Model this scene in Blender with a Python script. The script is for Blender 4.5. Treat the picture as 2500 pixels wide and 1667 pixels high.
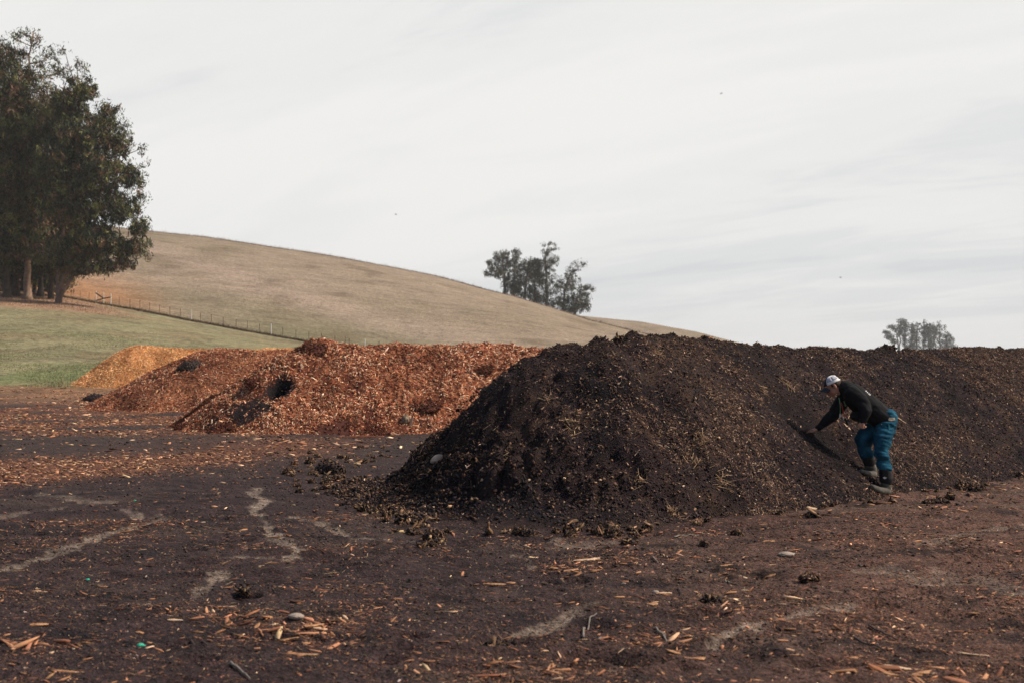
import bpy, bmesh, math, random
import numpy as np
from mathutils import Vector, Matrix
R = math.radians
for o in list(bpy.data.objects): bpy.data.objects.remove(o)
scene = bpy.context.scene
C = scene.collection
rng = np.random.default_rng(11)
random.seed(11)

# ------------------------------------------------------------------ camera
CAMH = 1.65; F = 3472.0; HX, HY = 1250.0, 875.0      # focal length and principal line in photograph pixels
cam_d = bpy.data.cameras.new('camera'); cam = bpy.data.objects.new('camera', cam_d); C.objects.link(cam)
cam.location = (0, 0, CAMH)
cam.rotation_euler = (R(90) + math.atan((HY - 833.5) / F), 0, 0)
cam_d.sensor_width = 36; cam_d.lens = 50; cam_d.clip_start = .1; cam_d.clip_end = 20000
cam_d.dof.use_dof = True; cam_d.dof.focus_distance = 19; cam_d.dof.aperture_fstop = 3.4
scene.camera = cam

# ------------------------------------------------------------------ light
SUN_EL, SUN_PHI = 46, 4        # elevation; bearing measured from +X (image right) towards +Y (away)
sd = Vector((math.cos(R(SUN_EL)) * math.cos(R(SUN_PHI)), math.cos(R(SUN_EL)) * math.sin(R(SUN_PHI)), math.sin(R(SUN_EL))))
sl = bpy.data.lights.new('sun', 'SUN'); sun = bpy.data.objects.new('sun', sl); C.objects.link(sun)
sl.energy = 4.6; sl.angle = R(5); sl.color = (1.0, .88, .72)
sun.rotation_euler = sd.to_track_quat('Z', 'Y').to_euler(); sun.location = (20, 0, 30)
scene.view_settings.view_transform = 'Standard'; scene.view_settings.look = 'None'
scene.view_settings.exposure = 0; scene.view_settings.gamma = 1

# ------------------------------------------------------------------ world
w = bpy.data.worlds.new("World"); scene.world = w; w.use_nodes = True
nt = w.node_tree; nt.nodes.clear()
def N(t, kind, **kw):
    n = t.nodes.new(kind)
    for k, v in kw.items():
        if k == 'inp':
            for kk, vv in v.items(): n.inputs[kk].default_value = vv
        else: setattr(n, k, v)
    return n
def Lk(t, a, b): t.links.new(a, b)
def math_node(t, op, a, b=None, c=None, clamp=False):
    n = t.nodes.new('ShaderNodeMath'); n.operation = op; n.use_clamp = clamp
    for i, v in enumerate((a, b, c)):
        if v is None: continue
        if isinstance(v, (int, float)): n.inputs[i].default_value = v
        else: t.links.new(v, n.inputs[i])
    return n.outputs[0]
def ramp(t, fac, stops, interp='LINEAR'):
    n = t.nodes.new('ShaderNodeValToRGB'); n.color_ramp.interpolation = interp
    e = n.color_ramp.elements
    while len(e) < len(stops): e.new(.5)
    for i, (p, c) in enumerate(stops):
        e[i].position = p; e[i].color = (*c, 1) if len(c) == 3 else c
    t.links.new(fac, n.inputs[0]); return n.outputs[0]
def mixc(t, fac, a, b, mode='MIX'):
    n = t.nodes.new('ShaderNodeMix'); n.data_type = 'RGBA'; n.blend_type = mode
    for s, v in ((0, fac), (6, a), (7, b)):
        if isinstance(v, (int, float)): n.inputs[s].default_value = v
        elif isinstance(v, tuple): n.inputs[s].default_value = (*v, 1) if len(v) == 3 else v
        else: t.links.new(v, n.inputs[s])
    return n.outputs[2]
sky = N(nt, 'ShaderNodeTexSky', sky_type='NISHITA', sun_disc=False)
sky.sun_elevation = R(SUN_EL); sky.sun_rotation = R(90 - SUN_PHI); sky.dust_density = 2.5; sky.air_density = 1.2
tc = N(nt, 'ShaderNodeTexCoord')
sep = N(nt, 'ShaderNodeSeparateXYZ'); Lk(nt, tc.outputs['Generated'], sep.inputs[0])
dx, dy, dz = sep.outputs
zz = math_node(nt, 'ADD', math_node(nt, 'MAXIMUM', dz, 0.0), 0.16)
cx_ = math_node(nt, 'DIVIDE', dx, zz); cy_ = math_node(nt, 'DIVIDE', dy, zz)
cmb = N(nt, 'ShaderNodeCombineXYZ'); Lk(nt, cx_, cmb.inputs[0]); Lk(nt, cy_, cmb.inputs[1])
mp = N(nt, 'ShaderNodeMapping'); mp.vector_type = 'TEXTURE'; mp.inputs['Rotation'].default_value = (0, 0, R(-38)); mp.inputs['Scale'].default_value = (2.3, .8, 1)
mp.inputs['Location'].default_value = (2.3, .85, 0)
Lk(nt, cmb.outputs[0], mp.inputs[0])
n1 = N(nt, 'ShaderNodeTexNoise', inp={'Scale': .62, 'Detail': 7, 'Roughness': .5, 'Distortion': .35}); Lk(nt, mp.outputs[0], n1.inputs[0])
n2 = N(nt, 'ShaderNodeTexNoise', inp={'Scale': 2.6, 'Detail': 8, 'Roughness': .6, 'Distortion': .6}); Lk(nt, mp.outputs[0], n2.inputs[0])
nn = math_node(nt, 'ADD', math_node(nt, 'MULTIPLY', n1.outputs[0], .66), math_node(nt, 'MULTIPLY', n2.outputs[0], .34))
# the cloud sheet thins and greys towards the right (+X) of the view
nn = math_node(nt, 'ADD', nn, math_node(nt, 'MULTIPLY', dx, -.10))
cloud = ramp(nt, nn, [(.34, (.685, .70, .715)), (.42, (.765, .773, .776)), (.49, (.845, .845, .835)), (.60, (.89, .882, .865))], 'EASE')
# unseen zenith and rear sky opened for contrast and blue fill, white sheet ahead
cov = math_node(nt, 'ADD', math_node(nt, 'MULTIPLY', dy, .85), math_node(nt, 'MULTIPLY', dz, -.75))
cov = math_node(nt, 'ADD', cov, math_node(nt, 'MULTIPLY', n1.outputs[0], .5))
covm = N(nt, 'ShaderNodeMapRange', interpolation_type='SMOOTHSTEP', inp={1: .02, 2: .62}); Lk(nt, cov, covm.inputs[0])
bg1 = N(nt, 'ShaderNodeBackground', inp={'Strength': .09}); Lk(nt, sky.outputs[0], bg1.inputs[0])
bg2 = N(nt, 'ShaderNodeBackground', inp={'Strength': 1.0}); Lk(nt, cloud, bg2.inputs[0])
ms = N(nt, 'ShaderNodeMixShader'); Lk(nt, covm.outputs[0], ms.inputs[0]); Lk(nt, bg1.outputs[0], ms.inputs[1]); Lk(nt, bg2.outputs[0], ms.inputs[2])
wo = N(nt, 'ShaderNodeOutputWorld'); Lk(nt, ms.outputs[0], wo.inputs[0])

# ------------------------------------------------------------------ noise in numpy
def _h(ix, iy, s):
    h = (ix.astype(np.int64) * 374761393 + iy.astype(np.int64) * 668265263 + s * 974634777) & 0xffffffff
    h = ((h ^ (h >> 13)) * 1274126177) & 0xffffffff
    return ((h ^ (h >> 16)) & 0xffffff) / float(0xffffff)
def vn(x, y, s=0):
    x = np.asarray(x, float); y = np.asarray(y, float)
    ix = np.floor(x); iy = np.floor(y); fx = x - ix; fy = y - iy
    fx = fx * fx * (3 - 2 * fx); fy = fy * fy * (3 - 2 * fy)
    a = _h(ix, iy, s); b = _h(ix + 1, iy, s); c = _h(ix, iy + 1, s); d = _h(ix + 1, iy + 1, s)
    return (a + (b - a) * fx) * (1 - fy) + (c + (d - c) * fx) * fy
def fbm(x, y, o=4, s=0, g=.5):
    t = 0; a = 1; n = 0
    for i in range(o):
        t = t + a * (vn(x * 2 ** i + 17.3 * i, y * 2 ** i - 9.1 * i, s + i) * 2 - 1); n += a; a *= g
    return t / n
def sstep(a, b, x):
    t = np.clip((x - a) / (b - a), 0, 1); return t * t * (3 - 2 * t)

# ------------------------------------------------------------------ object helpers
def tag(o, label=None, cat=None, group=None, kind=None):
    if label: o['label'] = label
    if cat: o['category'] = cat
    if group: o['group'] = group
    if kind: o['kind'] = kind
    return o
def link(name, me, mat=None, parent=None):
    o = bpy.data.objects.new(name, me); C.objects.link(o)
    if mat is not None: me.materials.append(mat)
    if parent is not None: o.parent = parent
    return o
def empty(name, loc):
    o = bpy.data.objects.new(name, None); C.objects.link(o); o.location = loc; o.empty_display_size = .2
    return o
def np_mesh(name, V, Fc, k, col=None, smooth=False):
    """V (n,3), Fc (m,k) faces of k corners, col (n,3)."""
    me = bpy.data.meshes.new(name)
    V = np.ascontiguousarray(V, dtype=np.float32); Fc = np.ascontiguousarray(Fc, dtype=np.int32)
    me.vertices.add(len(V)); me.vertices.foreach_set('co', V.ravel())
    me.loops.add(Fc.size); me.loops.foreach_set('vertex_index', Fc.ravel())
    me.polygons.add(len(Fc)); me.polygons.foreach_set('loop_start', np.arange(0, Fc.size, k, dtype=np.int32))
    if smooth: me.polygons.foreach_set('use_smooth', np.ones(len(Fc), dtype=bool))
    if col is not None:
        a = me.color_attributes.new('Col', 'FLOAT_COLOR', 'POINT')
        cc = np.ones((len(V), 4), dtype=np.float32); cc[:, :3] = col
        a.data.foreach_set('color', cc.ravel())
    me.update(calc_edges=True); me.validate()
    return me
def G(px, py):                                     # photograph pixel of a spot on the level yard -> yard X, Y
    Y = F * CAMH / (py - HY); return (px - HX) / F * Y, Y
def at(px, py, Y):                                 # photograph pixel at a known distance -> world point
    return Vector(((px - HX) / F * Y, Y, CAMH + (HY - py) / F * Y))

# ------------------------------------------------------------------ materials
def mat_base(name):
    m = bpy.data.materials.new(name); m.use_nodes = True
    t = m.node_tree; b = t.nodes['Principled BSDF']; return m, t, b
def attr_mat(name, rough=.9, scale=30, contrast=.35, bump=.3, bscale=60, spec=.2, detail=5, bdist=.01, layer=None):
    m, t, b = mat_base(name)
    a = N(t, 'ShaderNodeAttribute', attribute_name='Col')
    g = N(t, 'ShaderNodeNewGeometry')
    n = N(t, 'ShaderNodeTexNoise', inp={'Scale': scale, 'Detail': detail, 'Roughness': .65}); Lk(t, g.outputs['Position'], n.inputs[0])
    mr = N(t, 'ShaderNodeMapRange', inp={1: .25, 2: .75, 3: 1 - contrast, 4: 1 + contrast}); Lk(t, n.outputs[0], mr.inputs[0])
    c = mixc(t, 1.0, a.outputs['Color'], mr.outputs[0], 'MULTIPLY')
    mr.inputs[1].default_value = .3; mr.inputs[2].default_value = .7
    if layer:
        n3 = N(t, 'ShaderNodeTexNoise', inp={'Scale': layer[0], 'Detail': 9, 'Roughness': .72}); Lk(t, g.outputs['Position'], n3.inputs[0])
        m3 = N(t, 'ShaderNodeMapRange', inp={1: .32, 2: .68, 3: 1 - layer[1], 4: 1 + layer[1]}); Lk(t, n3.outputs[0], m3.inputs[0])
        c = mixc(t, 1.0, c, m3.outputs[0], 'MULTIPLY')
    Lk(t, c, b.inputs['Base Color']); b.inputs['Roughness'].default_value = rough
    b.inputs['Specular IOR Level'].default_value = spec
    if bump:
        n2 = N(t, 'ShaderNodeTexNoise', inp={'Scale': bscale, 'Detail': 4, 'Roughness': .6}); Lk(t, g.outputs['Position'], n2.inputs[0])
        bp = N(t, 'ShaderNodeBump', inp={'Strength': bump, 'Distance': bdist}); Lk(t, n2.outputs[0], bp.inputs['Height'])
        Lk(t, bp.outputs[0], b.inputs['Normal'])
    return m
def plain(name, col, rough=.8, scale=25, contrast=.25, bump=.2, bscale=80, spec=.3, metal=0, col2=None, bdist=.004):
    m, t, b = mat_base(name)
    tc = N(t, 'ShaderNodeTexCoord')
    n = N(t, 'ShaderNodeTexNoise', inp={'Scale': scale, 'Detail': 5, 'Roughness': .6}); Lk(t, tc.outputs['Object'], n.inputs[0])
    c2 = col2 or tuple(min(1, x * (1 + contrast)) for x in col); c1 = tuple(x * (1 - contrast) for x in col)
    c = ramp(t, n.outputs[0], [(.3, c1), (.5, col), (.72, c2)])
    Lk(t, c, b.inputs['Base Color']); b.inputs['Roughness'].default_value = rough
    b.inputs['Specular IOR Level'].default_value = spec; b.inputs['Metallic'].default_value = metal
    if bump:
        n2 = N(t, 'ShaderNodeTexNoise', inp={'Scale': bscale, 'Detail': 3}); Lk(t, tc.outputs['Object'], n2.inputs[0])
        bp = N(t, 'ShaderNodeBump', inp={'Strength': bump, 'Distance': bdist}); Lk(t, n2.outputs[0], bp.inputs['Height'])
        Lk(t, bp.outputs[0], b.inputs['Normal'])
    return m
M = {}
M['soil'] = attr_mat('yard_soil', .95, 34, .85, 1.0, 42, .15, 8, .04, (3.2, .5))
M['grass'] = attr_mat('pasture', .95, 1.5, .62, 1.0, 2.5, .1, 12, .35, (.14, .28))
M['compost'] = attr_mat('compost_soil', .95, 60, .8, 1.0, 60, .12, 8, .03, (5, .4))
M['chipbed'] = attr_mat('chip_bed', .95, 26, .55, 1.0, 30, .12, 8, .03)
M['bits'] = attr_mat('loose_bits', .85, 60, .2, 0, 1, .25, 3)
M['leaf'] = attr_mat('leaves', .6, 3, .25, 0, 1, .3, 3)
M['bark'] = attr_mat('tree_bark', .9, 1.6, .4, .5, 5, .2, 6, .05)

# ------------------------------------------------------------------ terrain
RX = [-2600, -900, -200, 0, 200, 360, 500, 638, 850, 1063, 1244, 1382, 1438, 1631, 1750, 1900, 2300]
RYp = [600, 548, 540, 543, 550, 563, 579, 599, 634, 676, 720, 763, 781, 828, 852, 870, 876]
RD = [460, 450, 440, 435, 430, 425, 422, 420, 415, 410, 400, 392, 388, 360, 345, 330, 320]
BX = [900, 1100, 1300, 1430, 1560, 1700, 1800, 1900, 2100]
BY = [770, 760, 762, 772, 786, 811, 835, 858, 876]
def fence_px(px): return np.interp(px, [-900, 0, 157, 341, 576, 759, 900, 985, 1100], [700, 716, 727, 759, 803, 836, 858, 868, 872])
def fence_Y(px): return np.interp(px, [-900, 157, 900, 1100, 1600], [215, 203, 172, 168, 165])
def az(X, Y):
    phi = np.arctan2(X, Y); a = np.abs(phi)
    ph = np.clip(phi, -R(68), R(68))
    px = HX + F * np.tan(ph); r = np.hypot(X, Y)
    Ye = r * np.cos(ph)
    fade = 1 - sstep(R(75), R(125), a)
    return px, Ye, fade
def macro_z(X, Y):
    px, Ye, fade = az(X, Y)
    yf = fence_px(px); Yf = fence_Y(px); zf = CAMH + (HY - yf) / F * Yf
    Yr = np.interp(px, RX, RD); zr = CAMH + (HY - np.interp(px, RX, RYp)) / F * Yr
    zf = np.maximum(zf, .3); zr = np.maximum(zr, zf * .9)
    t1 = np.clip((Ye - 62) / (Yf - 62), 0, 1); z1 = zf * (t1 ** 1.25)
    t2 = np.clip((Ye - Yf) / (Yr - Yf), 0, 1)
    ef = (zf - CAMH) / Yf; er = (zr - CAMH) / Yr
    z2 = CAMH + (ef + (er - ef) * (1.42 * t2 - .42 * t2 ** 3.0)) * Ye
    t3 = np.clip((Ye - Yr) / 320, 0, 1)
    z3 = zr * (1 - sstep(0, 1, t3))
    z = np.where(Ye < Yf, z1, np.where(Ye < Yr, z2, z3))
    zb = CAMH + (HY - np.interp(px, BX, BY)) / F * 640
    zB = np.maximum(zb, 0) * np.exp(-((Ye - 640) / 130) ** 2) * sstep(880, 1000, px)
    k = 1.0
    z = np.maximum(z, zB)
    return z * fade
# dried pale channels on the yard, as ground polylines (spots read off the ground)
CH = [([(0, 1392), (100, 1362), (200, 1326), (255, 1305), (330, 1288), (410, 1262)], .10, .9),
      ([(640, 1188), (618, 1208), (652, 1228), (622, 1252), (650, 1275), (664, 1305), (700, 1326), (742, 1344), (705, 1362), (560, 1362)], .10, 1.0),
      ([(650, 1275), (720, 1268), (800, 1286), (860, 1312), (1010, 1322)], .09, .8),
      ([(536, 1395), (520, 1428), (480, 1462)], .09, .8),
      ([(1262, 1548), (1340, 1530), (1402, 1500), (1445, 1478)], .09, .8),
      ([(1730, 1562), (1850, 1520), (1960, 1498), (2070, 1480)], .12, .9),
      ([(2270, 1335), (2400, 1297), (2520, 1280)], .16, .55),
      ([(120, 1205), (170, 1215), (240, 1228)], .22, .55), ([(0, 1262), (60, 1250), (150, 1240)], .12, .5),
      ([(1330, 1332), (1480, 1318)], .32, .4), ([(2180, 1395), (2300, 1420), (2460, 1440)], .30, .45),
      ([(300, 1245), (330, 1252), (350, 1270), (400, 1255)], .07, .6), ([(1255, 1350), (1290, 1362), (1300, 1385)], .05, .4)]
def seg_dist(X, Y, pts, aniso=1.0):
    d = np.full(np.shape(X), 1e9)
    for (a, b) in zip(pts[:-1], pts[1:]):
        ax, ay = a; bx, by = b; vx, vy = bx - ax, by - ay
        t = np.clip(((X - ax) * vx + (Y - ay) * vy) / (vx * vx + vy * vy), 0, 1)
        d = np.minimum(d, np.hypot(X - ax - t * vx, Y - ay - t * vy))
    return d
CHW = [([G(*p) for p in pts], w_, s_) for pts, w_, s_ in CH]
def pale_mask(X, Y):
    m = np.zeros(np.shape(X))
    wob = fbm(X * 4.5, Y * 4.5, 4, 31)
    for pts, w_, s_ in CHW:
        d = seg_dist(X, Y, pts) + wob * w_ * 1.3
        m = np.maximum(m, s_ * (1 - sstep(w_ * .35, w_ * .85, d)))
    brk = sstep(-.35, .12, fbm(X * 7, Y * 9, 4, 77)) * sstep(-.5, .0, fbm(X * 2.5, Y * 2.5, 3, 78))
    return m * (.45 + .55 * brk)
PITS = []
pr = np.random.default_rng(5)
for px, py, r_, d_ in [(598, 1468, .08, .10), (480, 1345, .07, .05), (640, 1420, .10, .04), (672, 1428, .12, .05), (740, 1508, .16, .07), (1430, 1612, .16, .09), (1545, 1622, .14, .07),
                  (1245, 1572, .17, .07), (1765, 1575, .18, .07), (1800, 1595, .12, .06), (2130, 1450, .09, .07), (2290, 1330, .14, .06), (2330, 1375, .22, .05), (2150, 1330, .13, .06),
                  (2400, 1375, .20, .05), (2450, 1355, .14, .05), (1700, 1500, .13, .06), (860, 1352, .2, .05), (790, 1356, .14, .05), (1380, 1480, .18, .04), (2440, 1650, .16, .08)]:
    x, y = G(px, py); PITS.append((x, y, r_, d_))
for i in range(340):
    x = pr.uniform(-5, 8); y = pr.uniform(6.5, 17); PITS.append((x, y, pr.uniform(.04, .13), pr.uniform(.02, .06)))
def yard_detail(X, Y):
    z = .05 * fbm(X * .35, Y * .35, 3, 3) + .034 * fbm(X * 1.3, Y * 1.3, 4, 9) + .026 * np.abs(fbm(X * 5, Y * 5, 3, 12)) + .008 * fbm(X * 17, Y * 17, 3, 13)
    right = sstep(.5, 4, X - (Y - 10) * .15)
    z = z + .03 * right * np.abs(fbm(X * 2.6 + Y * 1.0, Y * 5.5, 4, 19))
    z = z - .02 * pale_mask(X, Y)
    for (x, y, r_, d_) in PITS:
        q = ((X - x) / (r_ * 1.3)) ** 2 + ((Y - y) / r_) ** 2
        near = q < 9
        if np.any(near):
            zq = np.where(near, -d_ * np.exp(-q * 1.2) + d_ * .35 * np.exp(-(np.sqrt(q) - 1.35) ** 2 * 5), 0); z = z + zq
    # wheel tracks running across the yard
    for off, amp in ((10.4, .013), (11.9, .012), (8.4, .010), (13.2, .010), (9.7, .007)):
        d = (Y - off - .10 * X - .25 * fbm(X * .25, off * 3 + X * 0, 2, 41)); z = z - amp * (1.0 + .9 * np.sin(X * 46 + np.sign(d) * 1.2 + d * 14)) * np.exp(-(d / .16) ** 4) * sstep(-.3, .3, fbm(X * .6, Y * .6, 2, 43))
    return z
def terrain(X, Y, detail=True):
    X = np.asarray(X, float); Y = np.asarray(Y, float)
    z = macro_z(X, Y)
    r = np.hypot(X, Y)
    far = sstep(60, 110, r)
    z = z + far * (.18 * fbm(X * .03, Y * .03, 3, 51) * np.minimum(r / 100, 3) + .05 * fbm(X * .3, Y * .3, 4, 53))
    if detail: z = z + np.where(r < 40, yard_detail(X, Y), 0) * (1 - sstep(28, 40, r)) + .03 * (1 - far) * sstep(24, 36, r) * fbm(X * .8, Y * .8, 3, 55)
    # the pasture rises out of a faint ditch along the fence
    return z
def lerp3(a, b, t): return a + (np.asarray(b)[None] - a) * t[:, None] if np.ndim(b) == 1 else a + (b - a) * t[:, None]
def litter_mask(X, Y):            # where orange chips are strewn on the yard
    px, Ye, _ = az(X, Y); py = HY + F * CAMH / np.maximum(Ye, 1)
    n = fbm(X * .5, Y * .35, 4, 61)
    line = 1160 - .098 * px
    m1 = np.exp(-((py - line + n * 26) / 27) ** 2) * (1 - sstep(700, 1000, px)) * (.55 + .45 * sstep(900, 200, px))
    m2 = sstep(28, 34, Ye) * (1 - sstep(64, 72, Ye)) * sstep(-.25, .25, n + .12) * (1 - sstep(900, 1100, px))
    return np.clip(m1 + m2 * .75, 0, 1)
def ground_color(X, Y):
    n = X.size; X = X.ravel(); Y = Y.ravel(); px, Ye, fade = az(X, Y)
    r = np.hypot(X, Y)
    c = np.tile(np.array([.041, .0255, .0262]), (n, 1))
    warm = sstep(-1.2, 3.6, X - (Y - 9) * .22 + 1.1 * fbm(X * .4, Y * .4, 3, 71))
    c = lerp3(c, np.array([.118, .064, .049]), warm)
    pt = sstep(.05, .6, fbm(X * .7, Y * 1.1, 5, 73)); c = lerp3(c, np.array([.115, .083, .064]), pt * (.22 + .3 * warm))
    dk = sstep(.05, .55, fbm(X * 2.3, Y * 3.6, 5, 79)); c = lerp3(c, np.array([.013, .010, .013]), dk * .75)
    c = lerp3(c, np.array([.30, .232, .185]), pale_mask(X, Y) * .85)
    mid = sstep(19, 28, r); c = lerp3(c, np.array([.062, .043, .038]), mid * .6)
    lm = litter_mask(X, Y); c = lerp3(c, np.array([.165, .070, .042]), np.clip(lm * 1.0, 0, .75))
    # straw coloured strip in front of the pasture
    st = sstep(48, 60, Ye); c = lerp3(c, np.array([.26, .15, .085]), st * (.5 + .35 * sstep(-.3, .3, fbm(X * .4, Y * .4, 3, 83))))
    # pasture
    edge = 69 + 3.5 * fbm(X * .25, Y * .25, 4, 85)
    gm = sstep(-1, 2, Ye - edge)
    g = np.tile(np.array([.235, .212, .122]), (n, 1))
    g = lerp3(g, np.array([.125, .160, .062]), sstep(0, .5, fbm(X * .12, Y * .12, 4, 87)) * sstep(150, 80, Ye) * .7)
    g = lerp3(g, np.array([.23, .17, .10]), sstep(-.15, .45, fbm(X * .22, Y * .10, 5, 89)) * .65)
    g = lerp3(g, np.array([.10, .075, .045]), sstep(.2, .6, fbm(X * .5, Y * .3, 4, 90)) * .5)
    c = lerp3(c, g, gm)
    # hill: dry grass
    Yf = fence_Y(px); hm = sstep(-6, 10, Ye - Yf)
    h = np.tile(np.array([.288, .222, .163]), (n, 1))
    Yr = np.interp(px, RX, RD); t = np.clip((Ye - Yf) / (Yr - Yf), 0, 1)
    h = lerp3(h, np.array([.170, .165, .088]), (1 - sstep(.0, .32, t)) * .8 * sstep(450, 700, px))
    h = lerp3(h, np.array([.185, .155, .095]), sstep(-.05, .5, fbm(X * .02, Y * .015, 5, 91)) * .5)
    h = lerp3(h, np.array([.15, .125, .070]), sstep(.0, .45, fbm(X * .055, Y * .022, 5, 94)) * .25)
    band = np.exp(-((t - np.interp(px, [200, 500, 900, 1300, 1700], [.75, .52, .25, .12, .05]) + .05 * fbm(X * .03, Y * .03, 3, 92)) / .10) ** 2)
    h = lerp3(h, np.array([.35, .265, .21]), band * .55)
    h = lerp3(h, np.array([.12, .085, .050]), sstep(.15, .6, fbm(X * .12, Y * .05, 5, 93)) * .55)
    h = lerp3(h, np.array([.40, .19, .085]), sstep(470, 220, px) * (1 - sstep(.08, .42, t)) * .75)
    c = lerp3(c, h, hm)
    # leaf litter under the trees, dark strip along the fence
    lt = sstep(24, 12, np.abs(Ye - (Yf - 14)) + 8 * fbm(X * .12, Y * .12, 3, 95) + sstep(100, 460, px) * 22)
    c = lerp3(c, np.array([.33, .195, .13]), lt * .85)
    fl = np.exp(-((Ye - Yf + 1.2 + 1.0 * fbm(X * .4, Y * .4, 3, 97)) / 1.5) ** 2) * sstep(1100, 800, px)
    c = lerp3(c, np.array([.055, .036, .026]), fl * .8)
    return c
def build_ground():
    vt = np.tan(np.linspace(-R(23.5), R(23.5), 1000)); th_in = np.arctan(vt)
    th_out = np.linspace(R(23.5), R(360 - 23.5), 170)[1:-1]
    th = np.concatenate([th_in, th_out]); nc = len(th)
    r1 = np.linspace(.2, 5, 12); r2 = 1 / np.linspace(1 / 5.2, 1 / 66, 400)
    r3 = np.linspace(66.6, 240, 190); r4 = np.linspace(241, 450, 90); r5 = np.geomspace(455, 2600, 44)
    r = np.concatenate([r1, r2, r3, r4, r5]); nr = len(r)
    RR, TT = np.meshgrid(r, th, indexing='ij'); X = RR * np.sin(TT); Y = RR * np.cos(TT)
    Z = terrain(X, Y); col = ground_color(X, Y)
    V = np.stack([X.ravel(), Y.ravel(), Z.ravel()], 1)
    i, j = np.meshgrid(np.arange(nr - 1), np.arange(nc), indexing='ij'); j2 = (j + 1) % nc
    Fc = np.stack([i * nc + j, (i + 1) * nc + j, (i + 1) * nc + j2, i * nc + j2], -1).reshape(-1, 4)[:, ::-1]
    cen = V[Fc].mean(1); px, Ye, fade = az(cen[:, 0], cen[:, 1]); rr = np.hypot(cen[:, 0], cen[:, 1])
    zone = np.where(rr < 68.5, 0, np.where((Ye < fence_Y(px)) | (px > 1900) | (fade < .3), 1, np.where(Ye < 480, 2, 3)))
    out = []
    for k, (nm, mt) in enumerate((('ground', 'soil'), ('field', 'grass'), ('hill', 'grass'), ('far_hill', 'grass'))):
        f = Fc[zone == k]; u, inv = np.unique(f, return_inverse=True)
        me = np_mesh(nm, V[u], inv.reshape(f.shape), 4, col[u], smooth=True)
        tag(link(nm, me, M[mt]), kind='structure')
    a = np.linspace(0, 2 * np.pi, 24, endpoint=False)
build_ground()

# ------------------------------------------------------------------ piles
class Pile:
    def __init__(s, crest, table, lumps, seed, a=.30, extra=None):
        s.qm = 1.42 if extra is comp_extra else 1.16; s.c = crest; s.seed = seed; s.a = a; s.l = lumps; s.extra = extra      # crest [(x,y,H)...]; table [(angle,R)...]
        an = np.array([t[0] for t in table], float); rr = np.array([t[1] for t in table], float)
        s.an = np.concatenate([an - 360, an, an + 360]); s.rr = np.tile(rr, 3)
    def base(s, X, Y):
        best = np.full(np.shape(X), 1e9); Hb = np.zeros(np.shape(X))
        for (a, b) in zip(s.c[:-1], s.c[1:]):
            vx, vy = b[0] - a[0], b[1] - a[1]
            t = np.clip(((X - a[0]) * vx + (Y - a[1]) * vy) / (vx * vx + vy * vy), 0, 1)
            ex = X - a[0] - t * vx; ey = Y - a[1] - t * vy; d = np.hypot(ex, ey)
            ang = np.degrees(np.arctan2(ey, ex)); Rr = np.interp(ang, s.an, s.rr)
            Rr = Rr * (1 + .05 * fbm(X * .8, Y * .8, 2, s.seed + 5))
            q = d / Rr; m = q < best
            best = np.where(m, q, best); Hb = np.where(m, a[2] + (b[2] - a[2]) * t, Hb)
        return best, Hb
    def z(s, X, Y, fine=True):
        X = np.asarray(X, float); Y = np.asarray(Y, float)
        q, H = s.base(X, Y); a = s.a
        f = (math.sqrt(1 + a * a) - np.sqrt(q * q + a * a)) / (math.sqrt(1 + a * a) - a)
        f = np.where(f < 0, np.maximum(f * .5, -.025), f)
        z = H * f
        k = s.l; w_ = sstep(1.12, .85, q)
        z = z + w_ * k * (.075 * fbm(X * .9, Y * .9, 3, s.seed) + .05 * fbm(X * 2.7, Y * 2.7, 3, s.seed + 1))
        if fine: z = z + w_ * k * (.05 * np.abs(fbm(X * 7, Y * 7, 3, s.seed + 2)) + .03 * fbm(X * 18, Y * 18, 3, s.seed + 3))
        if s.extra is not None: z = z + s.extra(X, Y, q)
        return z + .02
    def mesh(s, name, x0, x1, y0, y1, step, colf):
        xs = np.arange(x0, x1, step); ys = np.arange(y0, y1, step)
        X, Y = np.meshgrid(xs, ys, indexing='ij'); Z = s.z(X, Y)
        q, _ = s.base(X, Y)
        nx, ny = X.shape; V = np.stack([X.ravel(), Y.ravel(), Z.ravel()], 1)
        i, j = np.meshgrid(np.arange(nx - 1), np.arange(ny - 1), indexing='ij')
        Fc = np.stack([i * ny + j, (i + 1) * ny + j, (i + 1) * ny + j + 1, i * ny + j + 1], -1).reshape(-1, 4)
        keep = (q.ravel()[Fc].min(1) < s.qm); Fc = Fc[keep]; u, inv = np.unique(Fc, return_inverse=True)
        V = V[u]; return np_mesh(name, V, inv.reshape(Fc.shape), 4, colf(V[:, 0], V[:, 1], V[:, 2]), smooth=True)
    def normal(s, X, Y, e=.06):
        zx = (s.z(X + e, Y, False) - s.z(X - e, Y, False)) / (2 * e); zy = (s.z(X, Y + e, False) - s.z(X, Y - e, False)) / (2 * e)
        n = np.stack([-zx, -zy, np.ones_like(zx)], 1); return n / np.linalg.norm(n, axis=1)[:, None]
def tnormal(X, Y, e=.08):
    n = np.stack([-(terrain(X + e, Y) - terrain(X - e, Y)) / (2 * e), -(terrain(X, Y + e) - terrain(X, Y - e)) / (2 * e), np.ones_like(X)], 1)
    return n / np.linalg.norm(n, axis=1)[:, None]

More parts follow.
